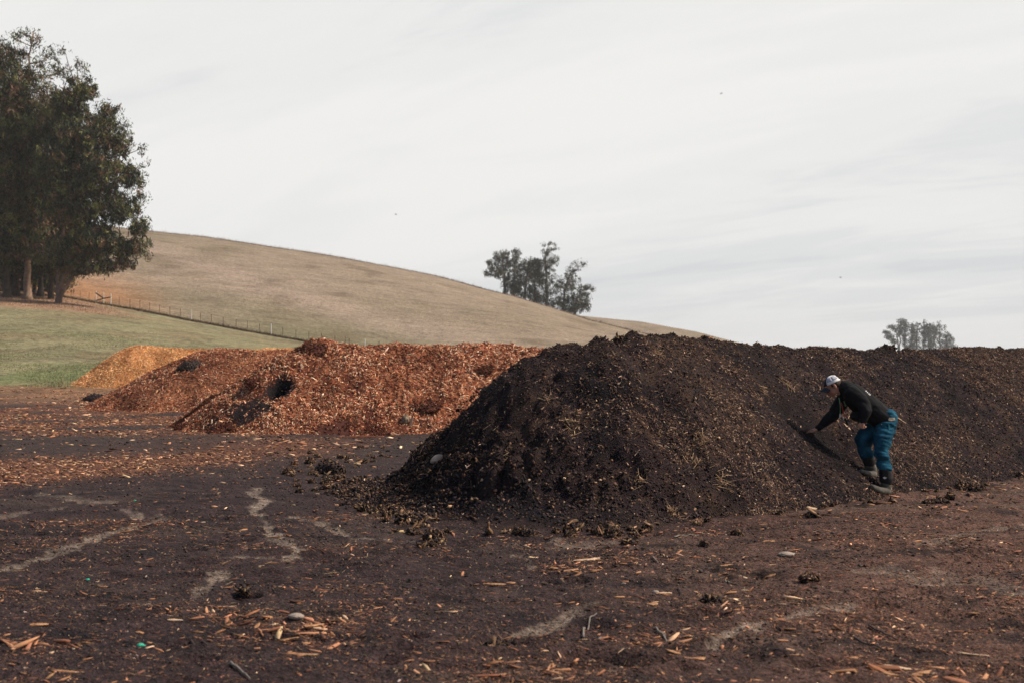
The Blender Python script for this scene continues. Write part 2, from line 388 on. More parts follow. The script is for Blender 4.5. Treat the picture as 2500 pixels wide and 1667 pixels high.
# ------------------------------------------------------------------ scattered bits
def unit(v): return v / np.maximum(np.linalg.norm(v, axis=-1, keepdims=True), 1e-9)
def T_chip():
    v = []
    for x, w_, h in ((-.5, .45, .6), (-.05, 1, 1), (.5, .55, .7)):
        for a, b in ((-.5, -.5), (.5, -.5), (.5, .5), (-.5, .5)): v.append((x, a * w_, b * h))
    f = [(0, 3, 2, 1), (8, 9, 10, 11)]
    for s_ in (0, 4):
        for k in range(4): f.append((s_ + k, s_ + (k + 1) % 4, s_ + 4 + (k + 1) % 4, s_ + 4 + k))
    return np.array(v, float), np.array(f)
def T_straw():
    v = []
    for x in (-.5, -.17, .17, .5):
        for k in range(3): a = k * 2.094; v.append((x, math.cos(a) * .5, math.sin(a) * .5))
    f = []
    for s_ in (0, 3, 6):
        for k in range(3): f.append((s_ + k, s_ + (k + 1) % 3, s_ + 3 + (k + 1) % 3, s_ + 3 + k))
    return np.array(v, float), np.array(f)
def T_crumb():
    bm = bmesh.new(); bmesh.ops.create_icosphere(bm, subdivisions=1, radius=.5)
    v = np.array([x.co[:] for x in bm.verts]); f = np.array([[x.index for x in q.verts] for q in bm.faces]); bm.free()
    return v, f
TT_ = {'chip': T_chip(), 'straw': T_straw(), 'crumb': T_crumb()}
def scatter(name, kind, P, Nn, L_, W_, H_, col, g, tilt=.25, bend=.12, jit=.12, lift=.25, align=None):
    n = len(P); v0, f0 = TT_[kind]; k = len(v0)
    d = g.normal(size=(n, 3))
    if align is not None: d = d * .55 + align[None]
    d = d - (d * Nn).sum(1)[:, None] * Nn; ax = unit(d); ax = unit(ax + Nn * g.normal(size=(n, 1)) * tilt)
    nn_ = unit(Nn + g.normal(size=(n, 3)) * tilt * 1.2); ay = unit(np.cross(nn_, ax)); az_ = np.cross(ax, ay)
    v = np.repeat(v0[None], n, 0)
    v = v + g.normal(size=(n, k, 3)) * jit * np.array([.5, 1, 1])
    if bend: 
        bb = g.normal(size=(n, 1)) * bend * (L_ / np.maximum(W_, 1e-4))[:, None]
        v[:, :, 1] += bb * (v[:, :, 0] ** 2 - .1); v[:, :, 2] += np.abs(bb) * .5 * (L_ * 0 + 1)[:, None] * (v[:, :, 0] ** 2 - .1)
    wv = v[:, :, 0:1] * (L_[:, None, None] * ax[:, None]) + v[:, :, 1:2] * (W_[:, None, None] * ay[:, None]) + v[:, :, 2:3] * (H_[:, None, None] * az_[:, None])
    wv = wv + (P + Nn * (H_ * lift)[:, None])[:, None]
    Fc = (f0[None] + (np.arange(n) * k)[:, None, None]).reshape(-1, f0.shape[1])
    cc = np.repeat(col[:, None], k, 1).reshape(-1, 3)
    return wv.reshape(-1, 3), Fc, cc
def pal(cols, wts, n, g, var=.25):
    cols = np.array(cols); wts = np.array(wts, float); wts /= wts.sum()
    c = cols[g.choice(len(cols), n, p=wts)]; return c * np.exp(g.normal(size=(n, 1)) * var) * np.exp(g.normal(size=(n, 3)) * .04)
def join(name, parts, mat, parent=None):           # parts of mixed corner counts -> one mesh
    Vs, off, loops, starts, tot = [], 0, [], [], 0; cols = []
    for V, Fc, c in parts:
        Vs.append(V); cols.append(c); f = Fc + off; k = Fc.shape[1]
        loops.append(f.ravel()); starts.append(tot + np.arange(0, f.size, k)); tot += f.size; off += len(V)
    V = np.concatenate(Vs).astype(np.float32); lp = np.concatenate(loops).astype(np.int32); st = np.concatenate(starts).astype(np.int32)
    me = bpy.data.meshes.new(name); me.vertices.add(len(V)); me.vertices.foreach_set('co', V.ravel())
    me.loops.add(len(lp)); me.loops.foreach_set('vertex_index', lp); me.polygons.add(len(st)); me.polygons.foreach_set('loop_start', st)
    a = me.color_attributes.new('Col', 'FLOAT_COLOR', 'POINT'); cc = np.ones((len(V), 4), np.float32); cc[:, :3] = np.concatenate(cols); a.data.foreach_set('color', cc.ravel())
    me.update(calc_edges=True)
    return link(name, me, mat, parent)

# ---- dark compost windrow
def comp_extra(X, Y, q):
    # the scooped, trodden slide below the reaching hand, and looser lumps along the toe
    hx, hy = 3.62, 17.45
    d = np.hypot((X - hx) / .55, (Y - hy + .12) / .42); z = -.17 * np.exp(-d ** 2)
    d2 = np.hypot((X - 3.85) / .55, (Y - 17.15) / .30); z = z - .04 * np.exp(-d2 ** 2)
    toe = sstep(.55, .95, q) * sstep(1.15, .95, q)
    left = sstep(2.5, -.5, X)
    z = z + toe * (.05 + .10 * left) * np.abs(fbm(X * 4.2, Y * 4.2, 3, 203)) * 1.5
    ang = np.degrees(np.arctan2(Y - 17.0, X - 1.15)); lm = np.maximum(sstep(-62, -95, ang) * (ang < 0), (ang > 120) * 1.0)
    z = z + lm * sstep(1.42, .92, q) * (.17 + .20 * np.maximum(fbm(X * 1.5, Y * 1.5, 3, 231) + .15, 0) + .09 * np.abs(fbm(X * 5, Y * 5, 3, 233))) - (1 - lm) * .14 * sstep(1.0, 1.1, q)
    z = z + .07 * fbm(X * 1.7 + .8 * Y, Y * .6, 3, 235) * sstep(1, .7, q) * sstep(.25, .55, q)
    z = z - .31 * np.exp(-(((X - .93) / .38) ** 2 + ((Y - 17.15) / .6) ** 2)) + .07 * np.exp(-(((X - 1.38) / .2) ** 2 + ((Y - 17.25) / .3) ** 2))
    z = z + .05 * np.exp(-(((X - 1.45) / .16) ** 2 + ((Y - 17.1) / .3) ** 2))
    z = z + (1 - sstep(.0, .35, q)) * (.035 * np.maximum(fbm(X * 3.1, Y * 3.1, 3, 207), 0) + .03 * np.maximum(fbm(X * 9, Y * 9, 2, 208), 0))
    return z
cdir = (.69, .72)
def cpt(s_): return (1.281 + cdir[0] * s_, 17.137 + cdir[1] * s_)
compost = Pile([(*cpt(0), 1.89), (*cpt(1.24), 1.85), (*cpt(3.6), 1.76), (*cpt(7), 1.74), (*cpt(12), 1.78), (*cpt(24), 1.8)],
               [(-44, 2.36), (-60, 2.7), (-87, 3.75), (-106, 4.4), (-127, 4.45), (-150, 4.15), (-170, 4.25), (-190, 4.55), (-208, 4.45), (-224, 3.2), (-300, 2.7)], .8, 200, .33, comp_extra)
def comp_col(X, Y, Z):
    c = np.tile(np.array([.021, .0135, .016]), (X.size, 1))
    c = lerp3(c, np.array([.046, .029, .024]), sstep(-.1, .5, fbm(X * .9, Y * .9, 4, 211)) * .7)
    c = lerp3(c, np.array([.075, .045, .032]), sstep(.05, .5, fbm(X * 5, Y * 5, 4, 213)) * .55)
    c = lerp3(c, np.array([.008, .007, .010]), sstep(-.05, .45, fbm(X * 2.2, Y * 2.2, 4, 215)) * .8)
    d = np.hypot((X - 3.66 - (17.1 - Y) * .5) / .66, (Y - 17.12) / .58); c = lerp3(c, np.array([.013, .0095, .011]), np.exp(-d ** 4) * .95)  # disturbed soil, with the man's shadow painted into its colour
    return c
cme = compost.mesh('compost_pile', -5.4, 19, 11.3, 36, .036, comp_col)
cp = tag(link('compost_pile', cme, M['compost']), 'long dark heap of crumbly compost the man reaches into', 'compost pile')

def pile_points(p, n, x0, x1, y0, y1, g, qmax=1.05):
    X = g.uniform(x0, x1, n); Y = g.uniform(y0, y1, n); q, _ = p.base(X, Y); m = q < qmax
    X, Y, q = X[m], Y[m], q[m]; return X, Y, q
g = np.random.default_rng(21)
parts = []
def pmod(X, Y): return 1.12 - .55 * sstep(-.05, .5, fbm(X * 1.15, Y * 1.15, 4, 313)) - .25 * sstep(.0, .5, fbm(X * 3.1, Y * 3.1, 3, 319))
def put(p, X, Y, kind, L_, W_, H_, cols, wts, g, tilt, bend=.1, var=.3, jit=.12, lift=.25, mod=None):
    n = len(X); P = np.stack([X, Y, p.z(X, Y)], 1); Nn = p.normal(X, Y)
    col = pal(cols, wts, n, g, var)
    if mod is not None: col = col * mod(X, Y)[:, None] ** np.array([.85, 1.1, 1.2])
    return scatter('', kind, P, Nn, L_, W_, H_, col, g, tilt, bend, jit, lift)
CC = [(.017, .011, .013), (.036, .021, .019), (.088, .045, .029), (.21, .115, .066), (.44, .29, .19)]
X, Y, q = pile_points(compost, 480000, -5, 12, 11.5, 27, g, 1.36)
ok = (q < 1.03) | (compost.z(X, Y) > terrain(X, Y) + .005); ok &= (q < 1.03) | (g.random(len(X)) < (1.4 - q) * 2.2); X, Y, q = X[ok], Y[ok], q[ok]
def vis(X, Y, q, p, pad=260):                        # leave out what lies on the far side or far outside the picture
    px = HX + F * X / Y
    e = .05; zx = (p.z(X + e, Y, False) - p.z(X - e, Y, False)) / .1; zy = (p.z(X, Y + e, False) - p.z(X, Y - e, False)) / .1
    dn = (-zx * -X + -zy * -Y + (CAMH - p.z(X, Y, False))) / np.hypot(X, Y)
    return (px > -pad) & (px < 2500 + pad) & ((dn > -.12) | (q > .95))
m = vis(X, Y, q, compost); X, Y, q = X[m], Y[m], q[m]
slide_shade = np.exp(-np.hypot((X - 3.66 - (17.1 - Y) * .5) / .62, (Y - 17.12) / .55) ** 4)  # same patch with painted shadow; straw and chips are thinned there
n = len(X); s_ = np.minimum(np.exp(g.normal(size=n) * .5) * .0088, .022) * (1 + .75 * sstep(.70, 1, q) * sstep(3.5, -.5, X)) * (1 - .3 * slide_shade)
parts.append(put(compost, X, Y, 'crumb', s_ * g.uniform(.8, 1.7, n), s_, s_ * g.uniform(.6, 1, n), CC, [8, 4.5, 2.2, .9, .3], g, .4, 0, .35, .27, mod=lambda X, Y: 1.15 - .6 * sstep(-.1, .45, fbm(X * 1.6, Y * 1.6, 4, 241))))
def sub(X, Y, q, n): k = g.choice(len(X), n, replace=True); return X[k] + g.normal(size=n) * .03, Y[k] + g.normal(size=n) * .03, q[k]
keep = (g.random(len(X)) > slide_shade * .93); X, Y, q = X[keep], Y[keep], q[keep]
# straw comes in patches
pt = sstep(-.15, .5, fbm(X * 1.1, Y * 1.1, 4, 221)) * .93 + .07; kk = g.random(len(X)) < pt; X, Y, q = X[kk], Y[kk], q[kk]
x, y, q1 = sub(X, Y, q, 26000); n = len(x)
parts.append(put(compost, x, y, 'straw', g.gamma(3, .016, n) + .015, g.uniform(.0025, .006, n), g.uniform(.002, .005, n), [(.10, .055, .038), (.19, .105, .068), (.33, .20, .135), (.60, .44, .33)], [5, 3, 1.2, .4], g, .35, .05, .3))
x, y, q1 = sub(X, Y, q, 21000); n = len(x)
parts.append(put(compost, x, y, 'chip', g.gamma(2.2, .011, n) + .010, g.uniform(.004, .012, n), g.uniform(.002, .006, n), [(.085, .046, .032), (.19, .105, .066), (.36, .225, .145), (.60, .44, .32)], [4, 3, 1.6, .5], g, .35, .04, .3))
for (px, py, k, sp) in ((1765, 1180, 40, .10), (1560, 1172, 22, .07), (1642, 1250, 34, .08), (1392, 1060, 26, .08), (1705, 1070, 34, .09), (1925, 942, 34, .09), (1862, 955, 14, .05), (1605, 862, 20, .09), (1485, 868, 14, .10), (1690, 1120, 16, .06), (1340, 975, 12, .06), (2290, 1100, 18, .08), (2060, 935, 16, .07), (1240, 1110, 14, .07)):
    Ys = np.linspace(12, 30, 3000); Xs = (px - HX) / F * Ys; j = np.argmax(np.where(compost.base(Xs, Ys)[0] < 1.1, compost.z(Xs, Ys, False), -1) > CAMH + (HY - py) / F * Ys)
    xx = Xs[j] + g.normal(size=k) * sp * .5; yy = Ys[j] + g.normal(size=k) * sp * .5
    parts.append(put(compost, xx, yy, 'straw', g.uniform(.05, .17, k), g.uniform(.004, .010, k), g.uniform(.003, .006, k), [(.28, .17, .10), (.46, .31, .19)], [1, 1], g, .55, .08, .2, .12, 1.5))
tag(join('straw_and_crumbs', parts, M['bits'], cp), kind='stuff')

# ---- wood chip piles
def chip_extra(X, Y, q):
    hx, hy = -5.33, 32.55                      # the hollow in the near chip pile
    z = -.60 * np.exp(-(((X - hx) / .21) ** 2 + ((Y - hy) / .27) ** 2) ** 1.6) + .10 * np.exp(-(((X - hx + .45) / .28) ** 2 + ((Y - hy - .15) / .3) ** 2))
    z = z + .16 * np.exp(-(((X + 4.75) / .5) ** 2 + ((Y - 34.2) / .4) ** 2)) + .10 * np.exp(-(((X + 3.0) / .5) ** 2 + ((Y - 34.4) / .4) ** 2))
    z = z + .12 * np.exp(-(((X + 6.9) / .5) ** 2 + ((Y - 32.7) / .5) ** 2))
    return z + (1 - sstep(0, .4, q)) * .08 * fbm(X * 1.8, Y * 1.8, 3, 309)
front = Pile([(-4.75, 34.3, 1.90), (-1, 34.9, 1.93), (1.6, 35.3, 1.82), (4, 35.4, 1.45), (9, 36, 1.3)], [(180, 3.5), (-160, 3.7), (-133, 3.75), (-110, 3.1), (-90, 2.9), (-60, 2.9), (0, 3), (90, 2.8), (150, 3.2)], 1.7, 300, .3, chip_extra)
middle = Pile([(-9.9, 48.3, 1.95), (-6, 48.8, 1.84), (2, 49.5, 1.7)], [(180, 4.3), (-150, 4.3), (-120, 4.3), (-90, 4.2), (0, 4), (90, 3.6), (150, 4.3)], 1.1, 330, .3)
golden = Pile([(-19.0, 72.2, 2.25), (-15.5, 72.6, 2.05), (-10, 73.2, 2.12), (-2, 74, 2.1)], [(180, 3.6), (-150, 3.9), (-120, 4), (-90, 3.9), (0, 3.6), (90, 3.5), (150, 3.7)], .9, 360, .22)
def colf_front(X, Y, Z):
    c = np.tile(np.array([.17, .062, .034]), (X.size, 1))
    c = lerp3(c, np.array([.33, .115, .056]), sstep(-.3, .4, fbm(X * 1.4, Y * 1.4, 4, 311)))
    c = lerp3(c, np.array([.060, .016, .012]), sstep(.15, .55, fbm(X * 1.3, Y * 1.3, 4, 313)) * .8)
    c = lerp3(c, np.array([.026, .019, .020]), dark_front(X, Y)); return lerp3(c, np.array([.007, .006, .008]), np.exp(-(((X + 5.33) / .27) ** 2 + ((Y - 32.55) / .36) ** 2) ** 2))  # near-black last step paints the hollow's shade into the colour
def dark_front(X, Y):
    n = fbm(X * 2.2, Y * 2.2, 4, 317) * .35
    a = np.exp(-(((X + 5.95) / .62) ** 2 + ((Y - 31.9) / .55) ** 2)); b = np.exp(-(((X + 5.33) / .36) ** 2 + ((Y - 32.5) / .44) ** 2)) * 1.3; e = np.exp(-(((X + 6.6) / .8) ** 2 + ((Y - 32.0) / .3) ** 2)) * .6  # a, e: dark compost; b: painted shade around the hollow
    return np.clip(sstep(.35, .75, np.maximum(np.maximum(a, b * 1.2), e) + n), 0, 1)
def colf_mid(X, Y, Z):
    c = np.tile(np.array([.15, .062, .034]), (X.size, 1))
    c = lerp3(c, np.array([.34, .145, .072]), sstep(-.3, .4, fbm(X, Y, 4, 331))); return lerp3(c, np.array([.05, .018, .014]), sstep(.1, .6, fbm(X * .9, Y * .9, 4, 333)) * .8)
def colf_gold(X, Y, Z):
    c = np.tile(np.array([.56, .25, .095]), (X.size, 1)); return lerp3(c, np.array([.30, .135, .05]), sstep(-.2, .5, fbm(X * .8, Y * .8, 4, 361)))
PF = [(.13, .030, .016), (.31, .090, .043), (.55, .225, .115), (.73, .42, .25), (.87, .64, .45)]
PG = [(.36, .13, .05), (.66, .29, .105), (.80, .43, .18), (.88, .60, .34)]
for p, nm, bx, cf, lab, N1, pl, wt, sc, sd_ in (
    (front, 'woodchip_pile', (-9.6, 12, 30, 39), colf_front, 'near heap of orange brown wood chips with a black hollow in its side', 170000, PF, [4.2, 4.2, 3.2, 2.6, 1.3], .78, 1),
    (middle, 'woodchip_pile', (-16, 6, 42.5, 54), colf_mid, 'middle heap of red brown wood chips between the near orange heap and the golden one', 90000, PF, [4.6, 4.2, 3, 1.6, .6], .92, 2),
    (golden, 'woodchip_pile', (-24, 2, 67, 79), colf_gold, 'farthest heap of clean golden yellow wood chips beside the green pasture', 80000, PG, [1.0, 3.5, 4, 2.2], 1.05, 3)):
    me = p.mesh(nm, *bx, .055 if p is front else .09, cf)
    po = tag(link(nm, me, M['chipbed']), lab, 'wood chip pile', 'wood chip heaps')
    gg = np.random.default_rng(40 + sd_); X, Y, q = pile_points(p, N1 * 2, *bx, gg)
    m = vis(X, Y, q, p); X, Y, q = X[m], Y[m], q[m]; n = min(len(X), N1); X, Y = X[:n], Y[:n]
    if p is front:
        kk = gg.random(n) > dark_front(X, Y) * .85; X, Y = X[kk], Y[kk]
        kk = gg.random(len(X)) > sstep(.15, .55, fbm(X * 1.3, Y * 1.3, 4, 313)) * .7; X, Y = X[kk], Y[kk]
    n = len(X)
    L_ = (gg.gamma(3.5, .021, n) + .025) * sc; W_ = gg.uniform(.010, .026, n) * sc
    pr1 = put(p, X, Y, 'chip', L_, W_, W_ * gg.uniform(.25, .6, n), pl, wt, gg, .45, .05, .28, mod=pmod)
    k = n // 90; 
    pr2 = put(p, X[:k] + .03, Y[:k], 'chip', gg.uniform(.13, .26, k) * sc, gg.uniform(.02, .045, k) * sc, gg.uniform(.008, .015, k) * sc, pl[2:], wt[2:], gg, .5, .03, .2)
    tag(join('wood_chips', [pr1, pr2], M['bits'], po), kind='stuff')

# ---- loose litter on the yard
def ground_pts(n, x0, x1, y0, y1, g, blocked=True):
    X = g.uniform(x0, x1, n); Y = g.uniform(y0, y1, n); m = np.abs(X / Y) < .43
    X, Y = X[m], Y[m]
    for p in (compost, front, middle, golden):
        q, _ = p.base(X, Y); m = q > .97; X, Y = X[m], Y[m]
    return X, Y
def gput(X, Y, kind, L_, W_, H_, cols, wts, g, tilt=.12, bend=.06, var=.3, jit=.12, lift=.3, align=None):
    n = len(X); P = np.stack([X, Y, terrain(X, Y)], 1); Nn = tnormal(X, Y)
    return scatter('', kind, P, Nn, L_, W_, H_, pal(cols, wts, n, g, var), g, tilt, bend, jit, lift, align)
g = np.random.default_rng(77)
parts = []
# crumbs of soil, dense close to the camera
for (y0, y1, n, s0) in ((5.5, 10, 60000, .0065), (10, 15, 42000, .009), (15, 24, 36000, .012), (24, 42, 20000, .02)):
    X, Y = ground_pts(n, -y1 * .43, y1 * .43, y0, y1, g); cl = sstep(-.5, .5, fbm(X * 1.6, Y * 2.2, 4, 401)); k = g.random(len(X)) < cl * (1 - .7 * np.clip(pale_mask(X, Y), 0, 1)); X, Y = X[k], Y[k]; n = len(X)
    s_ = np.exp(g.normal(size=n) * .5) * s0
    s_ = np.minimum(s_, s0 * 3)
    parts.append(gput(X, Y, 'crumb', s_ * g.uniform(.9, 2, n), s_, s_ * g.uniform(.3, .6, n), [(.022, .016, .018), (.05, .034, .030), (.10, .062, .044), (.20, .13, .09), (.45, .36, .30)], [5, 5, 3, 1, .12], g, .2, 0, .3, .2))
tag(join('soil_crumbs', parts, M['bits']), kind='stuff')
parts = []
CL = [(.11, .047, .030), (.23, .098, .052), (.42, .20, .105), (.66, .42, .26)]
clus = [(*G(720, 1560), .55, 1), (*G(620, 1525), .45, .8), (*G(1390, 1385), .45, 1), (*G(1560, 1360), .6, .6), (*G(2280, 1650), .5, 1), (*G(1600, 1560), .5, .8), (*G(1380, 1640), .6, .6), (*G(80, 1585), .3, .8), (*G(2050, 1520), .9, .5), (*G(500, 1500), .6, .4), (*G(1180, 1640), .6, .5), (*G(1800, 1480), .8, .4), (*G(820, 1530), .4, .6), (*G(1680, 1300), .6, .5), (*G(150, 1275), .5, .5)]
for (y0, y1, n, l0) in ((5.5, 10, 30000, .010), (5.5, 10, 60000, .0045), (10, 15, 30000, .012), (10, 15, 50000, .006), (15, 24, 60000, .016), (24, 42, 60000, .026), (42, 72, 40000, .035)):
    X, Y = ground_pts(n, -y1 * .43, y1 * .43, y0, y1, g)
    den = .10 + .55 * sstep(.05, .55, fbm(X * 1.1, Y * 1.6, 4, 411)) + .5 * sstep(-1, 4, X - (Y - 9) * .2) * sstep(-.2, .4, fbm(X * 2.3, Y * 3.1, 3, 413))
    for (a, b, r_, s_) in clus: den = den + s_ * np.exp(-((X - a) ** 2 + ((Y - b) * 1.2) ** 2) / (r_ * .6) ** 2)
    if y0 >= 15: den = den * .3 + litter_mask(X, Y) * 1.3
    k = g.random(len(X)) < den * (1 - .6 * pale_mask(X, Y)); X, Y = X[k], Y[k]; n = len(X)
    L_ = np.minimum(g.gamma(2.6, l0, n) + .008, l0 * 9); W_ = L_ * g.uniform(.12, .30 if y0 < 15 else .4, n)
    parts.append(gput(X, Y, 'chip', L_, W_, np.maximum(W_ * .35, .002), CL, [5, 4, 2.2, .5] if y0 < 15 else [3, 3, 3, 1.3], g, .14, .05, .35))
for (a, b, r_, s_) in clus:                      # bigger splinters gathered in the drifts
    n = int(34 * s_); X = a + g.normal(size=n) * r_ * .5; Y = b + g.normal(size=n) * r_ * .38; q, _ = compost.base(X, Y); k = q > 1; X, Y = X[k], Y[k]; n = len(X)
    L_ = g.gamma(4, .017, n) + .02; W_ = L_ * g.uniform(.12, .28, n)
    parts.append(gput(X, Y, 'chip', L_, W_, W_ * .35, CL, [2, 4, 3.5, .7], g, .22, .10, .25))
X, Y = ground_pts(5000, -5, 7, 6, 14, g); n = len(X)
parts.append(gput(X, Y, 'straw', g.gamma(3, .018, n) + .02, g.uniform(.002, .005, n), g.uniform(.002, .004, n), [(.10, .06, .04), (.22, .13, .07), (.40, .28, .18)], [4, 3, 1], g, .15, .05, .3))
tag(join('wood_litter', parts, M['bits']), kind='stuff')

# ------------------------------------------------------------------ single clods, chips, sticks and stones
M['clod'] = plain('clod_soil', (.040, .026, .022), .95, 14, .5, .9, 26, .1, col2=(.13, .078, .048), bdist=.03)
M['clod_brown'] = plain('clod_brown', (.11, .062, .038), .95, 12, .5, .9, 26, .1, col2=(.24, .14, .08), bdist=.03)
M['fibre'] = plain('bark_fibre', (.085, .024, .014), .95, 16, .5, 1.0, 30, .1, col2=(.19, .06, .03), bdist=.04)
M['wood'] = plain('split_wood', (.36, .18, .092), .85, 22, .55, .8, 45, .15, col2=(.58, .34, .18), bdist=.01)
M['wood_pale'] = plain('pale_wood', (.58, .40, .26), .85, 22, .35, .8, 45, .15, bdist=.01)
M['twig'] = plain('grey_twig', (.20, .175, .155), .85, 40, .3, .4, 60, .2)
M['twig_dark'] = plain('dark_twig', (.06, .045, .04), .85, 40, .3, .4, 60, .2)
M['stone'] = plain('pale_stone', (.32, .255, .215), .8, 12, .25, .5, 40, .3)
M['plastic'] = plain('green_plastic', (.02, .42, .27), .4, 12, .15, .1, 40, .5)
M['concrete'] = plain('concrete', (.24, .185, .13), .9, 9, .4, .9, 18, .2, bdist=.03)
def clod_mesh(name, sx, sy, sz, seed, rough=.28, sub_=4):
    bm = bmesh.new(); bmesh.ops.create_icosphere(bm, subdivisions=sub_, radius=.5)
    V = np.array([v.co[:] for v in bm.verts]); r_ = np.random.default_rng(seed); o = r_.uniform(0, 50, 3)
    d = (fbm(V[:, 0] * 3 + o[0], V[:, 1] * 3 + V[:, 2] * 2 + o[1], 3, seed) + fbm(V[:, 1] * 3 + o[1], V[:, 2] * 3 - V[:, 0] * 2 + o[2], 3, seed + 3)) * .5
    d2 = np.abs(fbm(V[:, 0] * 9 + o[0], V[:, 2] * 9 + V[:, 1] * 7, 2, seed + 7))
    V = V * (1 + rough * 1.8 * d + rough * .7 * d2)[:, None] * np.array([sx, sy, sz])
    for v, c in zip(bm.verts, V): v.co = c
    me = bpy.data.meshes.new(name); bm.to_mesh(me); bm.free(); return me
def surf_z(x, y):
    z = float(terrain(np.array([x]), np.array([y]))[0])
    for p in (compost, front, middle, golden):
        q, _ = p.base(np.array([x]), np.array([y]))
        if q[0] < 1: z = max(z, float(p.z(np.array([x]), np.array([y]))[0]))
    return z
def on_pile(p, px, py):                           # where the sight line through a spot meets the pile's front
    Ys = np.linspace(11 if p is compost else 28, 80, 6000); Xs = (px - HX) / F * Ys; zr = CAMH + (HY - py) / F * Ys
    zs = np.where(p.base(Xs, Ys)[0] < 1.1, p.z(Xs, Ys, False), -1); k = np.argmax(zs > zr) if (zs > zr).any() else np.argmax(zs - zr)
    return float(Xs[k]), float(Ys[k])
CLC = {'clod': ([(.022, .015, .017), (.040, .026, .022), (.08, .047, .033), (.22, .14, .09)], [5, 4, 1.6, .4], (.034, .023, .021)),
       'clod_brown': ([(.034, .021, .019), (.062, .036, .028), (.115, .064, .045), (.26, .16, .11)], [5, 4, 1.8, .4], (.06, .036, .027)),
       'fibre': ([(.06, .018, .012), (.13, .035, .020), (.22, .070, .035), (.34, .14, .07)], [4, 4, 2, .5], (.075, .022, .014))}
def clod(px, py, sx, sz, label, mat='clod', seed=1, sy=None, cat='clod', name='soil_clod', pos=None, group=None, rough=.28, sink=.3):
    x, y = pos or G(px, py)
    if mat not in CLC:
        me = clod_mesh(name, sx, sy or sx * .8, sz, seed, rough); me.materials.append(M[mat]); o = link(name, me)
    else:
        sx, sz = sx * .88, sz * .85
        me = clod_mesh(name, sx, sy or sx * .8, sz, seed, rough * 1.7, 3); g = np.random.default_rng(seed + 900)
        nv = len(me.vertices); V = np.zeros(nv * 3); me.vertices.foreach_get('co', V); V = V.reshape(-1, 3)
        Fc = np.array([p.vertices[:] for p in me.polygons]); cols, wts, bc = CLC[mat]
        nf = int(np.clip(2600 * sx, 110, 1500)); i = g.integers(0, nv, nf); P = V[i]; Nn = unit(P / np.array([sx, sy or sx, sz]) ** 2)
        parts = [(V, Fc, np.tile(np.array(bc), (nv, 1)))]
        if mat == 'fibre':
            L_ = g.gamma(3, .022, nf) + .02; parts.append(scatter('', 'straw', P, Nn, L_, L_ * 0 + .008, L_ * 0 + .006, pal(cols, wts, nf, g, .3), g, .8, .05, .3))
        s_ = np.minimum(np.exp(g.normal(size=nf) * .5) * (.0065 + .026 * sx), .03); parts.append(scatter('', 'crumb', P, Nn, s_ * 1.3, s_, s_ * .8, pal(cols, wts, nf, g, .35), g, .5, 0, .35, .27))
        k = nf // 6; s_ = g.gamma(3, .012, k) + .01; parts.append(scatter('', 'chip', P[:k], Nn[:k], s_, s_ * .25, s_ * .12, pal([(.16, .09, .05), (.34, .21, .12)], [3, 1], k, g, .3), g, .5, .04, .3))
        bpy.data.meshes.remove(me); o = join(name, parts, M['bits'])
    o.location = (x, y, surf_z(x, y) + sz * (.5 - sink)); o.rotation_euler = (0, 0, seed * 1.7 if name == 'soil_clod' else 0)
    if name == 'bark_clump':
        nz = Vector((0, -.5, .86)); o.rotation_euler = nz.to_track_quat('Z', 'Y').to_euler()
    return tag(o, label, cat, group)
GC = 'clods fallen from the compost heap'
clod(1062, 1322, .26, .17, 'crumbly brown clod lying alone on bare soil in front of the heap toe', 'clod_brown', 3, group=GC)
clod(1002, 1278, .30, .14, 'flat wedge shaped dark clod at the left front of the compost toe', 'clod', 4, group=GC)
clod(812, 1150, .46, .26, 'biggest dark clod, left end of the trail of lumps beside the heap', 'clod', 5, group=GC)
clod(882, 1192, .36, .22, 'rounded brown flecked clod beside the left foot of the heap', 'clod_brown', 6, group=GC)
clod(842, 1212, .14, .12, 'small brown clod just left of the rounded flecked clod', 'clod_brown', 7, group=GC)
clod(798, 1192, .14, .09, 'tan peaked clod alone on the bare soil left of the heap', 'clod_brown', 8, group=GC)
clod(762, 1172, .09, .08, 'tiny black clod left of the tan peaked clod', 'clod', 9, group=GC)
clod(764, 1155, .15, .07, 'flat orange brown clod lying next to the biggest dark clod', 'clod_brown', 10, group=GC)
clod(1275, 1308, .20, .13, 'dark clod touching the front edge of the compost heap', 'clod', 11, group=GC)
clod(1497, 1308, .17, .15, 'orange brown pointed clod in front of the middle of the heap', 'clod_brown', 12, group=GC)
clod(1548, 1313, .10, .07, 'small orange clod right of the pointed clod', 'clod_brown', 13, group=GC)
clod(1535, 1326, .15, .08, 'low black clod below the small orange clod', 'clod', 14, group=GC)
clod(1796, 1303, .10, .09, 'small round black clod on bare soil between chips', 'clod', 15, group=GC)
clod(1718, 1330, .08, .08, 'tiny black clod right of the grey curved stick', 'clod', 16, group=GC)
clod(2318, 1222, .11, .09, 'black clod at the right toe of the heap past the man', 'clod', 17, group=GC)
clod(2290, 1232, .22, .06, 'wide low dark clod at the toe right of the man', 'clod', 18, group=GC)
clod(2382, 1204, .22, .13, 'brown clod at the toe near the right edge of the picture', 'clod_brown', 19, group=GC)
clod(2265, 1232, .12, .05, 'low dark clod between the man and the wide low clod', 'clod', 20, group=GC)
clod(598, 1462, .08, .07, 'black clod standing in a hole on the left foreground soil', 'clod', 21, group='lumps on the yard soil')
clod(1228, 1578, .26, .09, 'low black earth lump in the centre foreground', 'clod', 22, group='lumps on the yard soil')
clod(1740, 1400 + 65, .16, .04, 'dark torn sod left of the pale dry channel', 'clod', 23, group='lumps on the yard soil', cat='sod')
clod(1975, 1425, .13, .05, 'brown capped lump on the soil below the man', 'clod_brown', 24, group='lumps on the yard soil')
